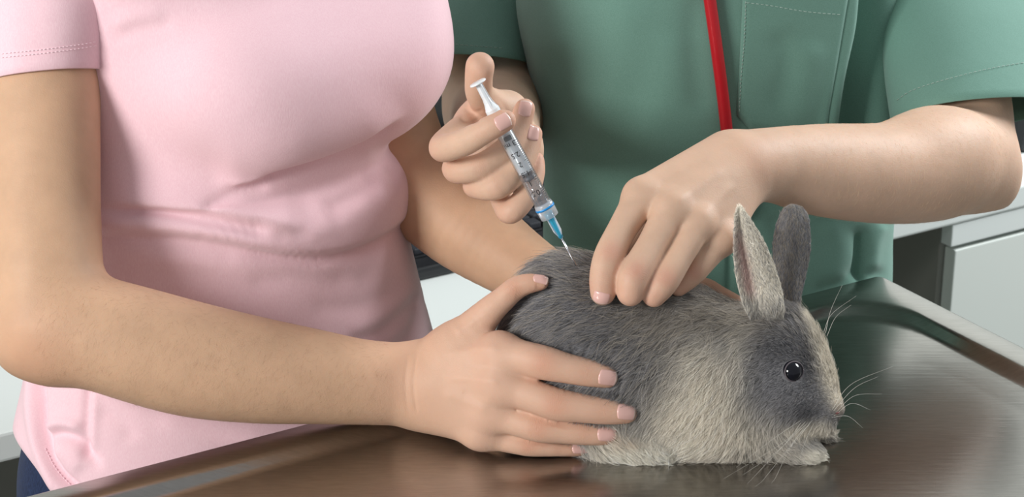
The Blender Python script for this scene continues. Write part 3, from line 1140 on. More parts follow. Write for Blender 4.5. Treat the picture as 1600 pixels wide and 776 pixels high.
def px_ring(px, py, d, ux, uy, dv, tilt=0.0):
    c = P(px, py, d); u = P(px + ux, py + uy, d) - c
    v = FWD * math.cos(tilt) + np.array([0, ST, CT]) * math.sin(tilt)
    return (c, u, v * dv)


def wave_w(s, a):
    return 1 + 0.012 * math.sin(3 * a + 5 * s) + 0.008 * math.sin(7 * a - 4 * s) + (0.012 if s > 0.8 else 0)


seg, nn = 64, 30
rg = [px_ring(110, -190, 1.59, 104, 0, 0.055, .2), px_ring(92, -70, 1.553, 102, -4, 0.054, .1), px_ring(82, 20, 1.540, 100, -9, 0.052), px_ring(71, 119, 1.543, 95, -11, 0.047)]
SV, SQ = ring_loft(rg, seg, nn, wave_w)
S1 = double(SV, SQ, seg, nn, 0.0016)
rg = [px_ring(545, -170, 1.76, 92, 0, 0.05, .2), px_ring(560, -60, 1.755, 90, 2, 0.047, .1), px_ring(578, 40, 1.748, 84, 6, 0.045)]
SV, SQ = ring_loft(rg, seg, nn, wave_w)
S2 = double(SV, SQ, seg, nn, 0.0016)
shirt = mesh_obj('t_shirt', *merge([(Vt, Qt), S1, S2]), PINK, woman)
sbvh = bvh_of(shirt)
for dy in (0, 6):
    stitches('hem_stitching', shirt, sbvh, [(2, 84 + dy), (60, 78 + dy), (120, 70 + dy), (154, 64 + dy)], THREAD_P, 4, 2)
stitches('hem_stitching', shirt, sbvh, [(70, 700), (84, 728), (104, 752), (124, 768)], THREAD_P, 4, 2)

# ---- jeans
jf = Field(make_axis(-0.46, -0.0, 0.006), make_axis(-0.02, 0.36, 0.006), make_axis(Z_FLOOR, 0.82, 0.008))
jr = [(600, 52, 676), (680, 36, 700), (760, 36, 702), (860, 42, 700), (960, 70, 690)]
jf.add(torso(jr, FW_W, YAW, 1.03, 0.70), 0.004)
hipc = np.array([wx, CAM[1] + FW_W, 0])
for s in (-1, 1):
    h = hipc + E1 * 0.082 * s
    jf.limb([(h + UP * 0.70, 0.088), (h + UP * 0.34 + E2 * 0.015, 0.062), (h + UP * (Z_FLOOR + 0.055), 0.05)], 0.03)
V, Q = jf.mesh(2)
jeans = mesh_obj('jeans', V, Q, DENIM, woman)
for s in (-1, 1):
    h = hipc + E1 * 0.082 * s + UP * (Z_FLOOR + 0.001)
    kf = Field(make_axis(h[0] - .18, h[0] + .18, .005), make_axis(h[1] - .2, h[1] + .12, .005), make_axis(Z_FLOOR, Z_FLOOR + .12, .004))
    kf.add(cone(h + UP * .034, h + E2 * 0.15 + UP * .028, .042, .036), .01); kf.add(cone(h + UP * .05, h + UP * .09, .045, .045), .02)
    kf.D = np.maximum(kf.D, (Z_FLOOR + 0.002) - kf.ax[2][None, None, :])
    mesh_obj('shoe', *kf.mesh(1), plain('white_shoe', srgb(215, 215, 210), 0.5) if s < 0 else bpy.data.materials['white_shoe'], woman)

# ================================================================== vet in green scrubs
FW_V = 1.765
vx = (1110 - 800) / F * 1.87
vet = thing('person', 'person in a green scrub top giving the rabbit an injection with a syringe', 'person', (vx, CAM[1] + FW_V, Z_FLOOR))
vf = Field(make_axis(P(640, 0, 1.8)[0], P(1640, 0, 1.75)[0], 0.0036, [(-0.075, 0.035, 0.00115), (0.035, 0.19, 0.0013)]),
           make_axis(-0.06, 0.46, 0.0036, [(-0.05, 0.10, 0.0014)]),
           make_axis(0.90, 1.36, 0.0036, [(0.915, 1.12, 0.0013)]))
vf.limb(limb_px([(1440, -190, 1.89, 90), (1490, 40, 1.80, 68), (1520, 170, 1.735, 61), (1520, 252, 1.705, 66)]), 0.012)
vf.limb(limb_px([(1520, 252, 1.705, 68), (1465, 254, 1.675, 90), (1390, 270, 1.64, 80), (1290, 266, 1.603, 73), (1215, 258, 1.572, 60), (1165, 258, 1.556, 54)]), 0.014)
vf.add(cone(P(1525, 285, 1.71), P(1545, 292, 1.715), 40 * 1.7 / F, 36 * 1.7 / F), 0.025)
vf.add(cone(P(1172, 262, 1.545), P(1180, 262, 1.55), 0.016, 0.016), 0.02)                        # wrist bone
for a in ([(1135, 248, 1.548, 44), (1004, 308, 1.506, 31)], [(1145, 262, 1.543, 46), (1050, 326, 1.496, 30)],
          [(1152, 276, 1.543, 44), (1090, 348, 1.498, 28)], [(1158, 288, 1.546, 38), (1128, 371, 1.506, 26)], [(1120, 265, 1.565, 40), (1050, 340, 1.54, 32)]):
    vf.limb(limb_px(a), 0.009)
VL = [
    finger([(1004, 308, 1.505, 29), (974, 355, 1.492, 23.5), (952, 400, 1.481, 24.5), (943, 434, 1.478, 22.5), (942, 457, 1.477, 20)], 0.010, 0.026),
    finger([(1050, 326, 1.495, 28), (1019, 380, 1.482, 23), (992, 429, 1.472, 25), (985, 457, 1.472, 21.5)], 0.010, 0.026),
    finger([(1090, 348, 1.497, 26), (1064, 396, 1.485, 22), (1038, 438, 1.477, 23.5), (1022, 461, 1.477, 19)], 0.010, 0.025),
    finger([(1128, 371, 1.506, 24), (1103, 402, 1.500, 21), (1081, 427, 1.498, 20), (1060, 447, 1.498, 16)], 0.010, 0.025),
    finger([(1050, 340, 1.54, 32), (985, 388, 1.522, 23), (944, 434, 1.502, 18), (938, 450, 1.497, 15)], 0.014, 0.04),
]
# right arm and the hand on the syringe
vf.limb(limb_px([(715, -170, 1.93, 85), (742, 40, 1.90, 70), (772, 172, 1.835, 72)]), 0.02)
vf.limb(limb_px([(772, 172, 1.835, 72), (776, 190, 1.74, 68), (784, 210, 1.67, 60), (797, 232, 1.60, 46), (797, 234, 1.585, 42)]), 0.02)
vf.limb(limb_px([(1440, -190, 1.89, 90), (1090, -200, 1.91, 120), (715, -170, 1.93, 85)]), 0.05)
vf.limb([(P(1090, -205, 1.91), 0.06), (P(1090, -205, 1.91) + UP * 0.25, 0.055)], 0.04)
for a in ([(798, 222, 1.57, 40), (744, 190, 1.532, 26)], [(798, 230, 1.57, 42), (752, 222, 1.534, 26)],
          [(800, 240, 1.57, 40), (764, 258, 1.536, 24)], [(803, 248, 1.57, 36), (780, 290, 1.538, 21)],
          [(800, 225, 1.57, 38), (790, 178, 1.548, 32)], [(735, 196, 1.528, 25), (757, 162, 1.53, 24)]):
    vf.limb(limb_px(a), 0.010)
VR = [
    finger([(744, 190, 1.532, 26), (712, 212, 1.507, 24), (692, 231, 1.488, 22.5), (726, 222, 1.470, 21.5), (758, 204, 1.460, 20), (776, 195, 1.4575, 19), (789, 188, 1.4575, 17.5)], 0.010, 0.024),
    finger([(752, 222, 1.534, 26), (724, 248, 1.514, 23), (713, 265, 1.502, 21.5), (752, 260, 1.492, 21), (794, 230, 1.497, 20), (810, 198, 1.501, 19), (820, 170, 1.501, 16.5)], 0.008, 0.02),
    finger([(764, 258, 1.536, 24), (746, 283, 1.515, 20), (743, 292, 1.506, 18), (778, 289, 1.494, 22.5), (812, 258, 1.499, 20), (827, 228, 1.504, 17.5), (833, 209, 1.507, 15)], 0.008, 0.02),
    finger([(780, 290, 1.538, 21), (786, 316, 1.517, 18), (798, 331, 1.502, 19), (822, 305, 1.503, 18.5), (836, 272, 1.510, 15.5), (838, 250, 1.514, 13)], 0.008, 0.02),
    finger([(790, 178, 1.546, 32), (769, 168, 1.528, 27), (750, 146, 1.504, 22.5), (748, 124, 1.489, 22), (750, 104, 1.481, 23)], 0.014, 0.04),
]
vf.fingers(VL + VR)
V, Q = vf.mesh(3)
N = normals(V, Q)
J = [joint(VL[0], 2, 1.0), joint(VL[1], 2, 1.0), joint(VL[2], 2, 1.0), joint(VL[3], 2, 1.0), joint(VL[0], 3, 0.5),
     joint(VR[0], 4, 0.4), joint(VR[1], 3, 0.4), joint(VR[2], 3, 0.4), joint(VR[4], 2, 0.5)]
J.append((P(1185, 260, 1.55), np.array([1.0, 0, 0]), VIEW, 0.022, 0.35))
kn, ks, bl = knuckle_attrs(V, N, J)
for f in VL[:4] + VR:
    bl = np.maximum(bl, 0.55 * np.exp(-(np.linalg.norm(V - f['p'][-1], axis=1) / 0.013) ** 2))
for f in VR[:4]:
    bl = np.maximum(bl, 0.35 * np.exp(-(np.linalg.norm(V - f['p'][2], axis=1) / 0.013) ** 2))
bl = np.maximum(bl, 0.3 * np.exp(-(np.linalg.norm(V - P(740, 180, 1.52), axis=1) / 0.018) ** 2))
V = fold(V, N, [([(1120, 238), (1060, 268), (1008, 300)], 8, 0.6), ([(1135, 262), (1090, 290), (1052, 320)], 8, 0.65), ([(1150, 285), (1120, 312), (1092, 342)], 8, 0.5),
                 
                 ([(716, 182), (735, 190), (752, 186)], 3.5, -0.9), ([(724, 168), (740, 176), (756, 172)], 3.5, -0.7), ([(770, 150), (788, 165), (796, 190)], 4, -0.4), ([(775, 168), (790, 180)], 4, 0.5)])
vbody = mesh_obj('body', V, Q, SKIN_V, vet, attrs=dict(knk=kn, kns=ks, blush=bl))
vbvh = bvh_of(vbody)
HAIR_P = plain('pale_arm_hair', srgb(226, 196, 160), 0.45)
arm_hair('arm_hair', vbody, V, Q, N, 2600, in_px(1215, 1580, 160, 350), -RIGHT * 0.35 + np.array([0, 0, -0.85]), 0.005, 0.000028, HAIR_P)
for c, al, hl, hw, fr, tw in (((786, 190), (797, 184), 0.0056, 0.0052, 0.0078, VIEW + RIGHT * 0.25),
                              ((821, 169), (824, 156), 0.0058, 0.0046, 0.0072, VIEW + RIGHT * 0.25 + UP * 0.2),
                              ((833, 208), (836, 196), 0.0056, 0.0044, 0.0066, VIEW + RIGHT * 0.3 + UP * 0.2),
                              ((939, 467), (936, 478), 0.0046, 0.0058, 0.0085, VIEW * 0.8 - UP * 0.6)):
    nail('fingernail', vet, vbvh, c, al, hl, hw, fr, tw)

# ---- scrub top
rows = [(-210, 830, 1400), (-100, 815, 1412), (0, 808, 1416), (100, 826, 1420), (200, 846, 1426), (280, 850, 1404), (360, 850, 1395), (420, 850, 1394), (500, 846, 1392), (600, 842, 1396), (720, 840, 1400), (820, 840, 1400)]
tp = torso(rows, FW_V, math.radians(14), 1.01, 0.68, 2.4)
gf = Field(make_axis(-0.02, 0.40, 0.0028), make_axis(0.18, 0.56, 0.0028), make_axis(0.66, 1.24, 0.0028))
gf.add(tp, 0.004)
V, Q = gf.mesh(2)
N = normals(V, Q)
GFOLD = [
    ([(1375, -60), (1368, 40), (1350, 130), (1338, 230)], 24, -30, 0, 1),
    ([(1345, -40), (1335, 60), (1310, 150), (1295, 230)], 18, 6, 0, 1),
    ([(1215, 40), (1225, 110), (1205, 190)], 26, -2.5), ([(1270, 60), (1262, 130), (1240, 210)], 22, 2.5),
    ([(1090, -20), (1085, 80), (1100, 190)], 22, -2.5), ([(980, -20), (960, 120), (930, 240)], 40, 3),
    ([(1060, 40), (1040, 140), (1000, 240)], 36, 2), ([(870, 60), (880, 200), (875, 330)], 28, -3),
    ([(1330, 440), (1345, 400), (1340, 350)], 12, -4), ([(1352, 450), (1342, 425), (1344, 385), (1350, 360)], 5, -5), ([(1362, 430), (1368, 380), (1380, 345)], 12, 3),
    ([(1300, 450), (1310, 390), (1290, 340)], 18, 2.5), ([(1145, 330), (1142, 400), (1140, 470)], 6, -4, 0, 1), ([(1155, 330), (1153, 400), (1151, 470)], 7, 3, 0, 1),
    ([(1210, 330), (1230, 420)], 14, -2.5), ([(1260, 460), (1330, 435), (1390, 425)], 10, -2),
]
V = fold(V, N, GFOLD)
Vg, Qg = V, Q


def wave_v(s, a):
    return 1 + 0.018 * math.sin(2 * a + 3 * s + 1) + 0.010 * math.sin(5 * a + 6 * s) + (0.006 if s > 0.86 else 0)


rg = [px_ring(1455, -200, 1.90, 120, 0, 0.070, .3), px_ring(1480, -80, 1.86, 122, 3, 0.066, .15), px_ring(1499, 40, 1.80, 124, -4, 0.064, .05), px_ring(1518, 178, 1.745, 124, -8, 0.062, -0.15)]
SV, SQ = ring_loft(rg, seg, nn, wave_v); S1 = double(SV, SQ, seg, nn, 0.0014)
rg = [px_ring(800, -200, 1.93, 95, 0, 0.065, .3), px_ring(775, -90, 1.92, 98, 3, 0.064, .15), px_ring(752, 0, 1.885, 98, 5, 0.068, .05), px_ring(744, 96, 1.852, 90, 6, 0.068)]
SV, SQ = ring_loft(rg, seg, nn, wave_v); S2 = double(SV, SQ, seg, nn, 0.0014)
scrub = mesh_obj('scrub_top', *merge([(Vg, Qg), S1, S2]), GREEN, vet)
gbvh = bvh_of(scrub)
tbvh = BVHTree.FromPolygons([Vector(v) for v in Vg], Qg.tolist())
stitches('hem_stitching', scrub, gbvh, [(1402, 157), (1425, 142), (1470, 127), (1540, 109), (1600, 98)], THREAD, 5, 2.5)
stitches('hem_stitching', scrub, gbvh, [(676, 60), (700, 68), (740, 72), (790, 76)], THREAD, 5, 2.5)
# pocket
gu, gv = 26, 26
PV, PQ = [], []
for lay, off in ((0, 0.0022), (1, 0.0002)):
    for i in range(gv):
        tv = i / (gv - 1)
        for j in range(gu):
            tu = j / (gu - 1)
            yl = -70 + (180 + 70) * tv + max(0, tv - 0.9) * 10 * 22 * min(1, tu * 6)
            y = yl + 22 * tu
            xl = 1163 - 12 * tv; xr = 1332 - 42 * tv
            h, n_ = cast(tbvh, xl + (xr - xl) * tu, y)
            e = 1.0 if (0 < i < gv - 1 and 0 < j < gu - 1) else 0.5
            PV.append(h + n_ * off * (e if lay == 0 else 1))
q = gu * gv
for i in range(gv - 1):
    for j in range(gu - 1):
        a = i * gu + j
        PQ.append([a, a + gu, a + gu + 1, a + 1]); PQ.append([q + a, q + a + 1, q + a + gu + 1, q + a + gu])
rim = [j for j in range(gu)] + [i * gu + gu - 1 for i in range(1, gv)] + [(gv - 1) * gu + j for j in range(gu - 2, -1, -1)] + [i * gu for i in range(gv - 2, 0, -1)]
for a, b in zip(rim, rim[1:] + rim[:1]):
    PQ.append([a, b, b + q, a + q])
pocket = mesh_obj('pocket', PV, PQ, GREEN, scrub)
pb = bvh_of(pocket)
stitches('pocket_stitching', scrub, pb, [(1166, 4), (1200, 8), (1260, 18), (1318, 23)], THREAD, 5, 2.5)
stitches('pocket_stitching', scrub, pb, [(1165, 2), (1163, 60), (1158, 120), (1155, 176)], THREAD, 4, 2)
# scrub trousers and shoes
jf = Field(make_axis(0.0, 0.40, 0.007), make_axis(0.2, 0.56, 0.007), make_axis(Z_FLOOR, 0.78, 0.008))
hipc = np.array([vx, CAM[1] + FW_V, 0])
jf.add(ell(hipc + UP * 0.70, (0.15, 0.105, 0.12)), 0.01)
for s in (-1, 1):
    h = hipc + RIGHT * 0.08 * s
    jf.limb([(h + UP * 0.68, 0.088), (h + UP * 0.30 + E2 * 0.01, 0.068), (h + UP * (Z_FLOOR + 0.065), 0.06)], 0.03)
mesh_obj('scrub_trousers', *jf.mesh(1), GREEN, vet)
for s in (-1, 1):
    h = hipc + RIGHT * 0.08 * s + UP * (Z_FLOOR + 0.001)
    kf = Field(make_axis(h[0] - .12, h[0] + .12, .005), make_axis(h[1] - .24, h[1] + .12, .005), make_axis(Z_FLOOR, Z_FLOOR + .12, .004))
    dn = np.array([0, -1.0, 0])
    kf.add(cone(h + UP * .034, h + dn * 0.16 + UP * .028, .043, .037), .01); kf.add(cone(h + UP * .05, h + UP * .09, .045, .045), .02)
    kf.D = np.maximum(kf.D, (Z_FLOOR + 0.002) - kf.ax[2][None, None, :])
    mesh_obj('shoe', *kf.mesh(1), bpy.data.materials['white_shoe'], vet)

# ---- stethoscope
pts = []
for x, y in [(1084, -200), (1092, -120), (1099, -60), (1108, 0), (1117, 70), (1125, 130), (1132, 195), (1137, 250), (1140, 300)]:
    h, n_ = cast(tbvh, x, y)
    pts.append(h + n_ * 0.0058)
st = thing('stethoscope', 'red rubber stethoscope tube hanging down the front of the green scrub top', 'stethoscope', tuple(pts[-1]))
nk = P(1090, -205, 1.91)
back = [nk + np.array([-0.068, 0.03, 0.10]), nk + np.array([-0.07, -0.05, 0.05])]
V, Fc = tube(catmull(back + pts, 90), 0.0050, 14)
mesh_obj('tube', V, Fc, RED, st)
hx, hn_ = cast(tbvh, 1140, 318)
V, Fc = lathe(hx + hn_ * 0.0005, hn_, [(0, 0.0), (0, 0.021), (0.004, 0.022), (0.007, 0.018), (0.009, 0.010), (0.013, 0.007), (0.015, 0.0)], 28, UP)
mesh_obj('chest_piece', V, Fc, CHROME, st)

# ================================================================== rabbit
rb = P(1020, 600, 1.53)
rabbit = thing('rabbit', 'small grey and cream rabbit crouching on the steel table', 'rabbit', (rb[0], rb[1], Z_PAN))
rf = Field(make_axis(P(765, 0, 1.54)[0], P(1335, 0, 1.5)[0], 0.0019), make_axis(-0.075, 0.10, 0.0019), make_axis(Z_PAN - 0.006, 0.965, 0.0019))
for c, r, k in (((885, 530, 1.542), (.047, .053, .064), .004), ((985, 548, 1.537), (.062, .053, .061), .03), ((1085, 586, 1.532), (.055, .048, .054), .03),
                ((1125, 622, 1.522), (.047, .045, .042), .03), ((920, 600, 1.510), (.045, .03, .045), .02), ((1010, 610, 1.528), (.075, .045, .045), .03)):
    rf.add(ell(P(*c), r), k)
rf.limb(limb_px([(1112, 575, 1.527, 84), (1190, 574, 1.515, 62)]), 0.03)
rf.add(ell(P(1206, 556, 1.515), (.034, .031, .037)), .02)
rf.add(ell(P(1212, 616, 1.505), (.028, .028, .027)), .015)
rf.limb(limb_px([(1228, 518, 1.516, 38), (1266, 585, 1.508, 41), (1293, 628, 1.504, 26)]), .012)
rf.limb(limb_px([(1225, 605, 1.502, 44), (1282, 642, 1.502, 27)]), .012)
rf.add(cone(P(1296, 630, 1.503), P(1314, 640, 1.503), 22 * 1.5 / F, 12 * 1.5 / F), .006)
rf.limb(limb_px([(1215, 640, 1.503, 36), (1276, 660, 1.503, 21), (1294, 668, 1.503, 13)]), .012)
RFEET = []
rf.limb(limb_px([(1130, 650, 1.505, 45), (1165, 680, 1.503, 37), (1222, 692, 1.500, 30), (1266, 705, 1.498, 23)]), .012)
for x, y in ((1252, 720), (1270, 720), (1285, 715), (1286, 704)):
    rf.add(cone(P(x - 10, y - 3, 1.497), P(x, y, 1.496), 13 * 1.5 / F, 10.5 * 1.5 / F), .0015)
rf.limb(limb_px([(1200, 660, 1.535, 32), (1250, 677, 1.532, 22), (1296, 684, 1.530, 14)]), .012)
rf.limb(limb_px([(915, 668, 1.515, 36), (950, 682, 1.506, 37), (990, 691, 1.501, 34), (1022, 703, 1.498, 24)]), .012)
for x, y in ((992, 717), (1018, 718), (1040, 713)):
    rf.add(cone(P(x - 14, y - 6, 1.499), P(x, y, 1.496), 17 * 1.5 / F, 13.5 * 1.5 / F), .0015)
rf.D = rf.D + 0.0026
gz = rf.ax[2][None, None, :]
rf.D = np.maximum(rf.D, (Z_PAN + 0.0012) - gz)
RV, RQ = rf.mesh(3)
RN = normals(RV, RQ)

GREY_A, GREY_B = np.array(srgb(88, 89, 95)[:3]), np.array(srgb(168, 166, 167)[:3])
TAN = np.array(srgb(186, 174, 154)[:3]); CREAM = np.array(srgb(246, 237, 220)[:3]); WHITE = np.array(srgb(252, 246, 232)[:3])
GINGER = np.array(srgb(196, 168, 138)[:3]); PINKS = np.array(srgb(196, 150, 146)[:3]); DARK = np.array(srgb(48, 49, 55)[:3])

ZONES = [  # px, py, rx, ry, colour, weight
    (1165, 570, 20, 60, 'c', .95), (1118, 610, 52, 50, 'c', .9), (1075, 650, 62, 52, 'c', .95), (1150, 650, 50, 42, 'c', .9), (1120, 690, 90, 26, 'c', .8),
    (1105, 560, 40, 34, 'c', .55), (1190, 655, 30, 22, 'c', .7), (1255, 672, 36, 13, 'c', .85), (1290, 672, 22, 12, 'c', .6),
    (1212, 590, 44, 66, 'm', .9), (1180, 560, 20, 40, 'm', .45), (1240, 640, 30, 22, 'm', .6), (1255, 672, 36, 11, 'c', .8), (1266, 500, 10, 16, 'c', .9), (1276, 528, 10, 20, 'c', .95), (1287, 558, 12, 24, 'c', 1), (1299, 592, 14, 26, 'c', 1), (1309, 622, 12, 18, 'c', 1),
    (1312, 638, 9, 9, 'g', .35), (1285, 520, 8, 16, 'd', .3),
    (985, 698, 66, 32, 'w', 1.3), (1025, 712, 34, 18, 'w', 1.2), (965, 682, 30, 12, 'g', .55), (930, 690, 14, 18, 'c', .5),
    (1274, 714, 30, 15, 'w', 1.2), (1215, 705, 34, 16, 'c', .45), (1290, 690, 30, 16, 'd', .2),
    (1040, 500, 60, 40, 't', .35), (1120, 490, 50, 30, 't', .4), (960, 430, 60, 30, 't', .18), (1262, 645, 20, 14, 'd', .45), (1190, 500, 40, 26, 't', .3),
    (900, 560, 70, 40, 'l', .35), (1000, 630, 40, 50, 'd', .3), (1215, 540, 34, 26, 'd', .45), (1262, 565, 14, 30, 'd', .4), (1195, 615, 34, 30, 'l', .4)]
ZC = dict(c=CREAM, w=WHITE, g=GINGER, p=PINKS, d=DARK, t=TAN, l=np.array(srgb(146, 146, 150)[:3]))


def coat(V, rnd=None):
    px, py, d = proj(V)
    g = GREY_A * 0.45 + GREY_B * 0.55
    base = np.tile(g, (len(V), 1))
    if rnd is not None:
        base = GREY_A + (GREY_B - GREY_A) * rnd[:, :1]
        li = rnd[:, 1] > 0.90
        base[li] = TAN * 0.7 + GREY_B * 0.3
    for x, y, rx, ry, c, w in ZONES:
        k = np.exp(-(((px - x) / rx) ** 2 + ((py - y) / ry) ** 2) * 0.9) * w
        if rnd is not None:
            k = np.clip(k * (0.62 + 0.85 * rnd[:, 2]), 0, 1)
        if c == 'm':
            col = g * 1.1 if rnd is None else (GREY_A * 1.1 + (GREY_B * 1.15 - GREY_A) * rnd[:, :1])
            base = base * (1 - np.clip(k, 0, 1)[:, None]) + col * np.clip(k, 0, 1)[:, None]
            continue
        col = ZC[c] if rnd is None else ZC[c] * (0.82 + 0.28 * rnd[:, 3:4])
        base = base * (1 - k[:, None]) + col * k[:, None]
    return base


FLOW = [(1312, 630, -.5, -.8), (1290, 570, -.5, -.85), (1265, 510, -.6, -.6), (1230, 500, -.7, -.5), (1240, 540, -.8, -.5), (1225, 610, -.9, .25), (1190, 590, -.9, .3), (1260, 640, -.9, .2),
        (1270, 672, -.8, .5), (1190, 530, -.8, .3), (1165, 560, -.6, .8), (1150, 640, -.55, .85), (1100, 600, -.6, .8), (1060, 660, -.7, .7), (1110, 690, -.8, .5), (1080, 520, -.75, .65),
        (1120, 480, -.8, .55), (1000, 480, -.85, .5), (1000, 560, -.8, .6), (1000, 640, -.7, .7), (900, 560, -.9, .35), (930, 480, -.9, .3), (880, 410, -.85, -.3), (820, 470, -.9, .1), (800, 540, -.8, .5),
        (960, 690, .9, .3), (1020, 706, .9, .4), (1230, 700, .9, .3), (1275, 710, .95, .25), (1290, 685, .9, .3), (1180, 690, .2, .9)]
FL = np.array(FLOW)


def flow(V):
    px, py, d = proj(V)
    w = 1 / ((px[:, None] - FL[:, 0]) ** 2 + (py[:, None] - FL[:, 1]) ** 2 + 250) ** 1.3
    w /= w.sum(1, keepdims=True)
    dx, dy = w @ FL[:, 2], w @ FL[:, 3]
    return dx[:, None] * RIGHT + dy[:, None] * np.array([0, -0.25, -0.97])


FURMAT = Mat('rabbit_fur')
at_ = FURMAT.n('ShaderNodeAttribute', attribute_name='coat')
hi_ = FURMAT.n('ShaderNodeHairInfo')
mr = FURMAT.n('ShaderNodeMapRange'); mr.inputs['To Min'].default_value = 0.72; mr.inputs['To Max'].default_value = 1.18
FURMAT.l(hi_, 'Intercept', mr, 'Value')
mx = FURMAT.n('ShaderNodeVectorMath', operation='SCALE')
FURMAT.l(at_, 'Color', mx, 0); FURMAT.l(mr, 'Result', mx, 'Scale')
FURMAT.l(mx, 'Vector', FURMAT.b, 'Base Color')
FURMAT.set(Roughness=0.55, Specular_IOR_Level=0.25)
FURMAT = FURMAT.m
PELT = Mat('rabbit_pelt')
at_ = PELT.n('ShaderNodeAttribute', attribute_name='coat')
PELT.l(at_, 'Color', PELT.b, 'Base Color'); PELT.set(Roughness=0.9, Specular_IOR_Level=0.1)
PELT = PELT.m

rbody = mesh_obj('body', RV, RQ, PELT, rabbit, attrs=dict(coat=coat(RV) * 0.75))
rbvh = bvh_of(rbody)


def scatter(V, Q, N, n, wfun):
    T = np.vstack([Q[:, [0, 1, 2]], Q[:, [0, 2, 3]]])
    A = np.linalg.norm(np.cross(V[T[:, 1]] - V[T[:, 0]], V[T[:, 2]] - V[T[:, 0]]), axis=1)
    A = A * wfun(V[T].mean(1), N[T].mean(1))
    t = RNG.choice(len(T), n, p=A / A.sum())
    u, v = RNG.random(n), RNG.random(n)
    f = u + v > 1; u[f] = 1 - u[f]; v[f] = 1 - v[f]
    b = np.stack([1 - u - v, u, v], 1)
    pos = (V[T[t]] * b[..., None]).sum(1); nor = (N[T[t]] * b[..., None]).sum(1)
    return pos, nor / (np.linalg.norm(nor, axis=1)[:, None] + 1e-9)


def grow(pos, nor, direc, L, lift, rad, clump=0.32, nclump=7000, jit=0.24, k=5, avoid=()):
    n = len(pos)
    tg = direc - nor * (direc * nor).sum(1, keepdims=True)
    tg /= np.linalg.norm(tg, axis=1)[:, None] + 1e-9
    from mathutils.kdtree import KDTree
    ci = RNG.choice(n, min(nclump, n), replace=False)
    kd = KDTree(len(ci))
    for i, c in enumerate(ci):
        kd.insert(pos[c], i)
    kd.balance()
    near = np.array([kd.find(p)[1] for p in pos])
    cj = RNG.normal(0, 1, (len(ci), 3))
    tg = tg + cj[near] * 0.2 + RNG.normal(0, jit, (n, 3))
    tg -= nor * (tg * nor).sum(1, keepdims=True)
    tg /= np.linalg.norm(tg, axis=1)[:, None] + 1e-9
    lf = (lift * RNG.uniform(0.7, 1.35, n))[:, None]
    t = np.linspace(0, 1, k)[None, :, None]
    Ln = L[:, None, None]
    sag = np.array([0, 0, -0.10])
    pts = pos[:, None] + Ln * (t * (nor * lf + tg * 0.72)[:, None] + t * t * (tg * 0.30 - nor * lf * 0.45 + sag)[:, None])
    tipc = pts[ci, -1][near] - pos[ci][near] + pos[ci][near]
    pull = (tipc - pts[:, -1])[:, None] * (t ** 2) * clump
    pts = pts + pull
    keep = np.ones(n, bool)
    for bv in avoid:
        for i in range(n):
            r = bv.find_nearest(Vector(pos[i]), 0.013)
            if r[0] is None:
                continue
            if r[3] < 0.0016:
                keep[i] = False; continue
            e = bv.find_nearest(Vector(pts[i, -1]), 0.0055)
            if e[0] is not None and (Vector(pts[i, -1]) - e[0]).dot(Vector(FWD)) < 0.0012:
                s = 0.35
                pts[i] = pts[i, 0] + (pts[i] - pts[i, 0]) * s
    pts[:, :, 2] = np.maximum(pts[:, :, 2], Z_PAN + 0.0006)
    R = rad[:, None] * (1 - 0.75 * np.linspace(0, 1, k)[None] ** 1.5)
    return pts, R, keep


def length_at(V):
    px, py, d = proj(V)
    L = np.full(len(V), 0.0128)
    def blend(x, y, rx, ry, val):
        k = np.clip(1.4 * np.exp(-(((px - x) / rx) ** 2 + ((py - y) / ry) ** 2)), 0, 1)
        L[:] = L * (1 - k) + val * k
    blend(1230, 580, 62, 92, 0.0052); blend(1285, 630, 48, 48, 0.0028); blend(1240, 580, 22, 20, 0.0022); blend(1270, 712, 50, 24, 0.0042)
    blend(1314, 640, 14, 16, 0.0011)
    blend(1000, 705, 64, 26, 0.0058); blend(1250, 680, 40, 20, 0.004)
    blend(1190, 690, 50, 22, 0.006)
    return L


wf = lambda V, N: np.where((N @ FWD) < 0.25, 1.0, 0.22)
pos, nor = scatter(RV, RQ, RN, 120000, wf)
rnd = RNG.random((len(pos), 4))
L = length_at(pos) * RNG.uniform(0.65, 1.2, len(pos))
px_, py_, _ = proj(pos)
eye_d = np.hypot((px_ - 1240) / 1.15, py_ - 580)
pts, R, keep = grow(pos, nor, flow(pos), L, np.full(len(pos), 0.62), RNG.uniform(0.00006, 0.000105, len(pos)), avoid=(wbvh, vbvh))
keep &= ~((eye_d < 17) & ((nor @ FWD) < 0))
col = coat(pos, rnd)
pos2, nor2 = scatter(RV, RQ, RN, 16000, wf)
rnd2 = RNG.random((len(pos2), 4)); rnd2[:, 1] = rnd2[:, 1] * 0.25 + 0.75
L2 = length_at(pos2) * RNG.uniform(1.0, 1.65, len(pos2))
px_, py_, _ = proj(pos2)
pts2, R2, keep2 = grow(pos2, nor2, flow(pos2), L2, np.full(len(pos2), 0.66), RNG.uniform(0.00007, 0.00011, len(pos2)), clump=0.5, nclump=3500, jit=0.38, avoid=(wbvh, vbvh))
keep2 &= ~((np.hypot((px_ - 1240) / 1.15, py_ - 580) < 26) & ((nor2 @ FWD) < 0)) & (RNG.random(len(pos2)) < np.clip((L2 - 0.004) / 0.006, 0.1, 1))
col2 = coat(pos2, rnd2) * RNG.choice([0.55, 1.0, 1.25], len(pos2), p=[0.25, 0.35, 0.4])[:, None]
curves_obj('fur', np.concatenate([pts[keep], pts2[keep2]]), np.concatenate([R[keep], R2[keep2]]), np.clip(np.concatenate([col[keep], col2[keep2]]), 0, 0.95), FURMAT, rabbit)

# ---- ears


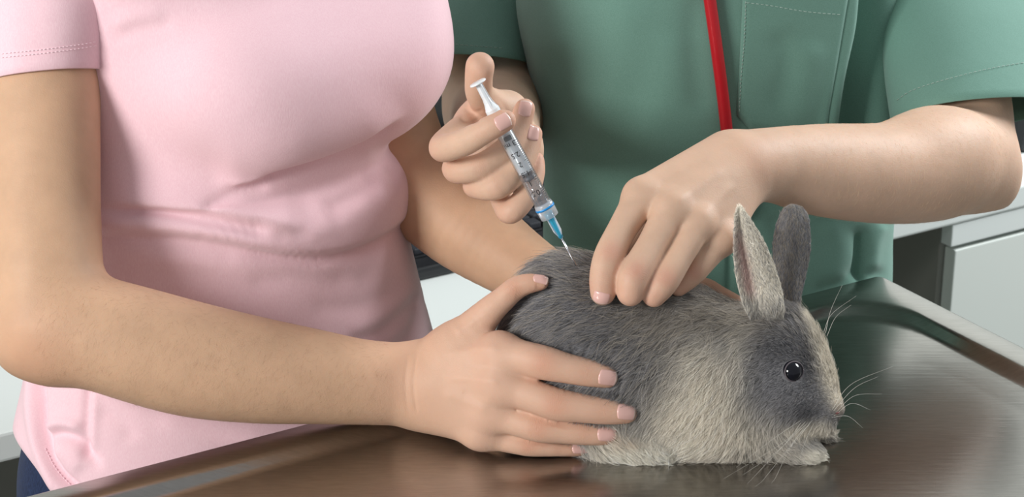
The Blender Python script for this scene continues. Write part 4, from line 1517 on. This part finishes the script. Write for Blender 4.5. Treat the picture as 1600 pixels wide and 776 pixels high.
def ear(name, rows, thick, prof, colfun, dens, label=None):
    C = catmull(np.array(rows, float), 26)
    nc = 15
    front, back = [], []
    for r in C:
        y, l, v, rt_, d, amp = r
        for j in range(nc):
            u = j / (nc - 1)
            x = l + (v - l) * (u / 0.38) if u < 0.38 else v + (rt_ - v) * ((u - 0.38) / 0.62)
            off = prof(u) * amp * 0.001
            front.append(P(x, y + 0.10 * abs(x - v) * (1 if y < 340 else 0), d + off))
            edge = min(u, 1 - u) / 0.18
            th = thick * min(1, 0.25 + edge)
            back.append(P(x, y, d + off + th))
    V = np.array(front + back); n = len(C); q = n * nc
    Fq = []
    for i in range(n - 1):
        for j in range(nc - 1):
            a = i * nc + j
            Fq.append([a, a + nc, a + nc + 1, a + 1]); Fq.append([q + a, q + a + 1, q + a + nc + 1, q + a + nc])
        for j in (0, nc - 1):
            a = i * nc + j
            Fq.append([a, q + a, q + a + nc, a + nc] if j == 0 else [a, a + nc, q + a + nc, q + a])
    for j in range(nc - 1):
        Fq.append([j, j + 1, q + j + 1, q + j]); a = (n - 1) * nc + j
        Fq.append([a, q + a, q + a + 1, a + 1])
    Fq = np.array(Fq)
    N = normals(V, Fq)
    # make sure normals point outward
    ctr = V.mean(0)
    if ((V - ctr) * N).sum() < 0:
        Fq = Fq[:, ::-1]; N = -N
    o = mesh_obj(name, V, Fq, PELT, rabbit, attrs=dict(coat=colfun(V, None) * 0.85))
    if label:
        o['label'] = label
    pos, nor = scatter(V, Fq, N, dens, lambda a, b: np.where((b @ FWD) < 0.2, 1.0, 0.35))
    rnd = RNG.random((len(pos), 4))
    px, py, d = proj(pos)
    tip = P(np.full(len(pos), C[0][2]), np.full(len(pos), C[0][0]), np.full(len(pos), C[0][4]))
    direc = tip - pos + RNG.normal(0, 0.004, pos.shape)
    direc[:, 2] = np.maximum(direc[:, 2], 0.01)
    Ln = RNG.uniform(0.0022, 0.0042, len(pos)) * np.where(py > 470, 1.6, 1)
    pts, R, keep = grow(pos, nor, direc, Ln, np.full(len(pos), 0.35), RNG.uniform(0.00006, 0.0001, len(pos)), 0.25, 500, 0.2, 4)
    curves_obj('ear_fur', pts, R, colfun(pos, rnd), FURMAT, o)
    return o


def near_col(V, rnd):
    px, py, d = proj(V)
    vx_ = np.interp(py, [324, 345, 380, 420, 455, 480, 505], [1155, 1157, 1161, 1170, 1177, 1182, 1190])
    w = np.interp(py, [324, 380, 450, 490], [3, 9, 9, 5])
    base = np.tile(WHITE * 0.8 + GREY_B * 0.1, (len(V), 1))
    if rnd is not None:
        base = np.where(rnd[:, :1] < 0.66, (WHITE * .6 + CREAM * .4) * (0.8 + 0.2 * rnd[:, 1:2]), np.where(rnd[:, :1] < 0.8, TAN * (0.6 + 0.5 * rnd[:, 2:3]), GREY_A * 0.4 + GREY_B * 0.6 + GREY_B * 0.3 * rnd[:, 3:4]))
    k = np.exp(-((px - vx_ + 6) / w) ** 2) * np.clip((py - 350) / 40, 0, 1) * np.clip((480 - py) / 25, 0, 1) * 0.65
    base = base * (1 - k[:, None]) + PINKS * k[:, None]
    k = np.clip(1 - (py - 322) / 26, 0, 1)
    base = base * (1 - k[:, None]) + WHITE * k[:, None]
    k = np.clip((py - 465) / 36, 0, 0.95) * (rnd[:, 1] if rnd is not None else 0.5)
    return base * (1 - k[:, None]) + (GREY_A * .5 + GREY_B * .5) * k[:, None]


def far_col(V, rnd):
    if rnd is None:
        return np.tile(GREY_A * 0.4 + GREY_B * 0.6, (len(V), 1))
    b = GREY_A * 1.15 + (GREY_B * 1.15 - GREY_A) * rnd[:, :1]
    li = rnd[:, 1] > 0.75
    b[li] = TAN * 0.95
    return b


ear('ear', [(323, 1152, 1155, 1159, 1.482, 0.5), (332, 1149, 1155, 1166, 1.482, 2), (350, 1147, 1157, 1178, 1.483, 4), (380, 1146, 1161, 1196, 1.485, 6), (420, 1148, 1170, 1212, 1.489, 6.5), (455, 1155, 1177, 1222, 1.491, 6), (480, 1163, 1184, 1226, 1.4875, 5), (498, 1171, 1190, 1224, 1.489, 4), (514, 1180, 1196, 1220, 1.497, 3)],
    0.0022, lambda u: (1 - abs(u - 0.38) / 0.38) * 1.0 if u < 0.38 else (1 - (u - 0.38) / 0.62) * 1.0 - 0.9 * math.sin(math.pi * (u - 0.38) / 0.62) * 0.8 + 0.25 * ((u - .38) / .62) ** 3, near_col, 12000, 'cream flecked near ear with pink inside')
ear('ear', [(321, 1236, 1239, 1244, 1.533, 0.5), (326, 1224, 1238, 1255, 1.532, 2), (338, 1217, 1238, 1263, 1.531, 4), (360, 1211, 1237, 1266, 1.530, 6), (392, 1207, 1236, 1266, 1.528, 7), (425, 1210, 1236, 1260, 1.526, 7), (455, 1218, 1237, 1253, 1.523, 6), (480, 1224, 1237, 1249, 1.521, 5), (510, 1224, 1236, 1248, 1.519, 4)],
    0.003, lambda u: -math.sin(math.pi * u) + 0.3, far_col, 11000, 'grey far ear seen from its furry back')

# ---- eye
h, n_ = cast(rbvh, 1240, 580)
n_ = VIEW * 0.75 + RIGHT * 0.45 + n_ * 0.3; n_ /= np.linalg.norm(n_)
EYE = plain('dark_eye', srgb(12, 13, 22), 0.03, Specular_IOR_Level=0.45)
IRIS = plain('blue_grey_iris', srgb(24, 34, 66), 0.05, Coat_Weight=1.0)
LID = plain('eyelid_skin', srgb(92, 84, 88), 0.7)
ec = h - n_ * 0.0030
V, Fc = lathe(ec, n_, [(-0.0078, 0)] + [(-0.0078 * math.cos(a), 0.0078 * math.sin(a)) for a in np.linspace(0.15, math.pi - 0.1, 18)] + [(0.0078, 0)], 32, UP)
mesh_obj('eye', V, Fc, EYE, rabbit)
V, Fc = lathe(ec + n_ * 0.0000, n_, [(0.0041, 0.0066), (0.0052, 0.0061), (0.0048, 0.0059)], 32, UP)
ring = []
up2 = UP - n_ * (UP @ n_); up2 /= np.linalg.norm(up2); sd2 = np.cross(up2, n_)
for k in range(33):
    a = 2 * math.pi * k / 32
    ring.append(ec + n_ * 0.0036 + sd2 * 0.0079 * math.cos(a) + up2 * 0.0068 * math.sin(a))
V, Fc = tube(ring, 0.00055, 8)
mesh_obj('eyelid', V, Fc, LID, rabbit)
# ---- nose and mouth
h, n_ = cast(rbvh, 1311, 641)
if h is not None:
    V, Fc = tube(catmull([P(1301, 641, (h - CAM) @ FWD - 0.001), P(1306, 645, (h - CAM) @ FWD - 0.0012), P(1312, 644, (h - CAM) @ FWD - 0.001)], 8), [0.0003, 0.0006, .0009, .001, .001, .0009, .0006, .0003], 8)
    mesh_obj('nostril', V, Fc, plain('nostril_skin', srgb(120, 78, 74), 0.5), rabbit)
# ---- whiskers
WH = plain('whisker_white', srgb(225, 222, 212), 0.35)
wh = [((1300, 640), (1330, 600), (1395, 572), -.004), ((1302, 642), (1335, 606), (1372, 588), .004), ((1304, 646), (1335, 618), (1378, 615), .01), ((1303, 650), (1330, 630), (1360, 640), .008), ((1300, 652), (1325, 650), (1348, 668), .01),
      ((1262, 655), (1225, 690), (1130, 748), -.02), ((1265, 658), (1230, 690), (1168, 755), -.024), ((1268, 660), (1240, 690), (1205, 760), -.022), ((1258, 652), (1210, 684), (1150, 730), -.02), ((1262, 660), (1236, 695), (1180, 765), -.026),
      ((1255, 655), (1220, 700), (1160, 742), -.018), ((1270, 664), (1258, 690), (1248, 722), -.016), ((1270, 655), (1250, 680), (1222, 715), -.02),
      ((1290, 520), (1298, 485), (1316, 445), .0), ((1287, 518), (1300, 490), (1338, 462), .006), ((1292, 525), (1306, 495), (1330, 476), .002)]
for a, b, c, dd in wh:
    h, n_ = cast(rbvh, *a)
    d0 = (h - CAM) @ FWD if h is not None else 1.503
    pth = catmull([P(a[0], a[1], d0), P(b[0], b[1], d0 + dd * 0.45), P(c[0], c[1], d0 + dd)], 12)
    pth[:, 2] = np.maximum(pth[:, 2], Z_PAN + 0.001)
    V, Fc = tube(pth, np.linspace(0.00013, 0.00004, 12), 5)
    mesh_obj('whisker', V, Fc, WH, rabbit)

# ================================================================== syringe
h, n_ = cast(rbvh, 901, 416)
dt = ((h - CAM) @ FWD - 0.006) if h is not None else 1.49
SA = P(746, 128, 1.466); SB = P(901, 416, min(dt, 1.503)); print('needle tip depth', dt)
AX = SB - SA; SL = np.linalg.norm(AX); AX /= SL
u1 = SL / 327.0                                    # metres per px of length
NV = VIEW - AX * (VIEW @ AX); NV /= np.linalg.norm(NV)
SX = np.cross(NV, AX)                              # across the barrel
if SX @ RIGHT < 0:
    SX = -SX
syr = thing('syringe', 'clear plastic syringe with blue hub and needle held above the rabbit', 'syringe', tuple(SA))
at = lambda t: SA + AX * (t * u1)
RBL = 13.6 * u1
PLW = plain('white_plastic', srgb(232, 234, 236), 0.3, Subsurface_Weight=0.1)


def clear_mat(name, tint, gloss=0.12, opacity=0.06, col=(0.9, 0.93, 0.95, 1)):
    m = Mat(name)
    tr = m.n('ShaderNodeBsdfTransparent'); tr.inputs['Color'].default_value = tint
    gl = m.n('ShaderNodeBsdfGlossy'); gl.inputs['Roughness'].default_value = gloss
    df = m.n('ShaderNodeBsdfDiffuse'); df.inputs['Color'].default_value = col
    lw = m.n('ShaderNodeLayerWeight'); lw.inputs['Blend'].default_value = 0.35
    mp = m.n('ShaderNodeMapRange'); mp.inputs['To Max'].default_value = 0.4; mp.inputs['To Min'].default_value = 0.03
    m.l(lw, 'Facing', mp, 'Value')
    m1 = m.n('ShaderNodeMixShader'); m1.inputs['Fac'].default_value = opacity
    m.l(tr, 'BSDF', m1, 1); m.l(df, 'BSDF', m1, 2)
    m2 = m.n('ShaderNodeMixShader')
    m.l(mp, 'Result', m2, 'Fac'); m.l(m1, 'Shader', m2, 1); m.l(gl, 'BSDF', m2, 2)
    out = m.nt.nodes['Material Output']
    m.nt.links.new(m2.outputs[0], out.inputs['Surface'])
    return m.m


CLEAR = clear_mat('clear_plastic', (0.96, 0.97, 0.98, 1))
FROST = clear_mat('frosted_plastic', (0.92, 0.94, 0.97, 1), 0.25, 0.35)
BLUEC = clear_mat('clear_blue_plastic', (0.30, 0.80, 0.93, 1), 0.15, 0.45, srgb(60, 190, 226))
BLUES = plain('blue_band', srgb(20, 140, 214), 0.35)
LIQ = clear_mat('clear_liquid', (0.84, 0.86, 0.89, 1), 0.05, 0.08, (0.6, 0.62, 0.66, 1))
RUB = plain('grey_rubber', srgb(78, 82, 92), 0.4)
INK = plain('black_ink', srgb(22, 22, 26), 0.5)
STEELN = plain('needle_steel', srgb(205, 208, 214), 0.2, 1.0)
mesh_obj('thumb_rest', *lathe(SA, AX, [(0, 0), (0, 12.5 * u1), (0.0006, 13.4 * u1), (0.0012, 13 * u1), (0.0014, 0)], 32, UP), PLW, syr)
# cross-finned plunger rod
prof_t = [(3, 5.5), (28, 6.2), (36, 7.5), (47, 10.5), (70, 10.8), (150, 10.8), (158, 10.8)]
parts = []
for a, b in ((SX, NV), (NV, SX)):
    V, Fc = [], []
    th = 1.6 * u1
    for t_, w_ in prof_t:
        for sx, sy in ((-1, -1), (1, -1), (1, 1), (-1, 1)):
            V.append(at(t_) + a * sx * w_ * u1 + b * sy * th)
    for i in range(len(prof_t) - 1):
        for k in range(4):
            Fc.append([i * 4 + k, i * 4 + (k + 1) % 4, (i + 1) * 4 + (k + 1) % 4, (i + 1) * 4 + k])
    Fc += [[3, 2, 1, 0], [len(V) - 4, len(V) - 3, len(V) - 2, len(V) - 1]]
    parts.append((V, Fc))
V, Fc = lathe(at(3), AX, [(0, 0)] + [((t_ - 3) * u1, w_ * (0.80 if t_ < 40 else 1.06) * u1) for t_, w_ in prof_t] + [(155 * u1, 0)], 24, UP)
parts.append((V, Fc))
mesh_obj('plunger_rod', *merge(parts), PLW, syr, False)
ro = RBL; ri = RBL - 0.0008
mesh_obj('barrel', *lathe(at(72), AX, [(0, ri), (0, 18 * u1), (0.0016, 18 * u1), (0.0018, ro), (145 * u1, ro), (146 * u1, ri), (0, ri)], 40, UP), CLEAR, syr)
mesh_obj('stopper', *lathe(at(157), AX, [(0, 0), (0, ri - .0001), (3 * u1, ri - .0001), (4 * u1, ri - .0007), (9 * u1, ri - .0007), (10 * u1, ri - .0001), (13 * u1, ri - .0001), (17 * u1, 0)], 32, UP), RUB, syr)
mesh_obj('liquid', *lathe(at(174.5), AX, [(0, 0), (0, ri - .0002), (38 * u1, ri - .0002), (38 * u1, 0)], 32, UP), LIQ, syr)
mesh_obj('collar', *lathe(at(213), AX, [(0, 0), (0, ro + .0002), (4 * u1, ro + .0006), (24 * u1, ro + .0004), (25 * u1, ro - .0006), (25 * u1, 0)], 40, UP), FROST, syr)
mesh_obj('blue_ring', *lathe(at(219.0), AX, [(0, ro + .0005), (0, ro + .0009), (3.2 * u1, ro + .0009), (3.2 * u1, ro + .0005)], 40, UP), BLUES, syr)
hub = mesh_obj('needle_hub', *lathe(at(229), AX, [(0, 0), (0, 7.5 * u1), (10 * u1, 7 * u1), (14 * u1, 6.5 * u1), (40 * u1, 4.2 * u1), (46 * u1, 3.5 * u1), (47 * u1, 1.0 * u1)], 28, UP), BLUEC, syr)
parts = []
for k in range(4):
    a = math.pi / 4 + k * math.pi / 2
    w = SX * math.cos(a) + NV * math.sin(a); x = np.cross(w, AX)
    V = []
    for t_, r_ in ((238, 8.6), (262, 8.2), (270, 4.5)):
        for rr, sx in ((2.0, -1), (r_, -1), (r_, 1), (2.0, 1)):
            V.append(at(t_) + w * rr * u1 + x * sx * 0.9 * u1)
    Fc = [[0, 1, 2, 3], [11, 10, 9, 8]]
    for i in range(2):
        for j in range(4):
            Fc.append([i * 4 + j, (i + 1) * 4 + j, (i + 1) * 4 + (j + 1) % 4, i * 4 + (j + 1) % 4])
    parts.append((V, Fc))
mesh_obj('hub_fin', *merge(parts), FROST, hub, False)
V, Fc = tube([at(270), at(324), at(325.5), at(327)], [1.5 * u1, 1.5 * u1, 1.1 * u1, 0.2 * u1], 12)
mesh_obj('needle', V, Fc, STEELN, syr)
# graduations printed round the barrel
RP = ro + 0.00006


def on_barrel(x, t_):            # x metres across from the middle, wrapped on the cylinder
    a = x / RP
    return at(t_) + SX * RP * math.sin(a) + NV * RP * math.cos(a)


def ink_box(x0, x1, t0, t1):
    V, Fc = [], []
    m = max(2, int((x1 - x0) / 0.0008) + 1)
    for i in range(m + 1):
        x = x0 + (x1 - x0) * i / m
        V += [on_barrel(x, t0), on_barrel(x, t1)]
    for i in range(m):
        Fc.append([2 * i, 2 * i + 2, 2 * i + 3, 2 * i + 1])
    return V, Fc


parts = []
for k in range(31):
    t_ = 104 + k * 3.4
    x1 = RP * 1.15
    parts.append(ink_box(x1 - (0.0042 if k % 5 == 0 else 0.0026), x1, t_ - 0.45, t_ + 0.45))
for x in (-0.003, 0.0022):
    parts.append(ink_box(x, x + 0.0003, 92, 99))
for k in range(5):
    parts.append(ink_box(-0.003, 0.0025, 92 + k * 1.7, 92.5 + k * 1.7))
for k in range(8):
    parts.append(ink_box(-0.003 + k * 0.0007, -0.0028 + k * 0.0007, 92, 99))
bar = bpy.data.objects['barrel']
gm = mesh_obj('graduation_scale', *merge(parts), INK, bar, False)
gm['kind'] = 'stuff'
dg = None
for txt, tc_ in (('3 ml', 106), ('2.5', 124), ('2', 140.5), ('1.5', 157), ('1', 174), ('0.5', 191)):
    cu = bpy.data.curves.new('graduation_number', 'FONT')
    cu.body = txt; cu.size = 0.0054; cu.align_x = 'CENTER'; cu.align_y = 'CENTER'; cu.resolution_u = 3
    to = bpy.data.objects.new('graduation_number', cu); COL.objects.link(to)
    bpy.context.view_layer.update()
    me = to.evaluated_get(bpy.context.evaluated_depsgraph_get()).to_mesh()
    Vt_ = np.array([v.co[:] for v in me.vertices]); Ft_ = [list(p.vertices) for p in me.polygons]
    bpy.data.objects.remove(to)
    # upright towards the needle, so it reads upside down here
    W_ = [on_barrel(-v[0] - 0.0012, tc_ + v[1] / u1) for v in Vt_]
    mesh_obj('graduation_number', W_, Ft_, INK, bar, False)
print('scene built', len(bpy.data.objects), 'objects')
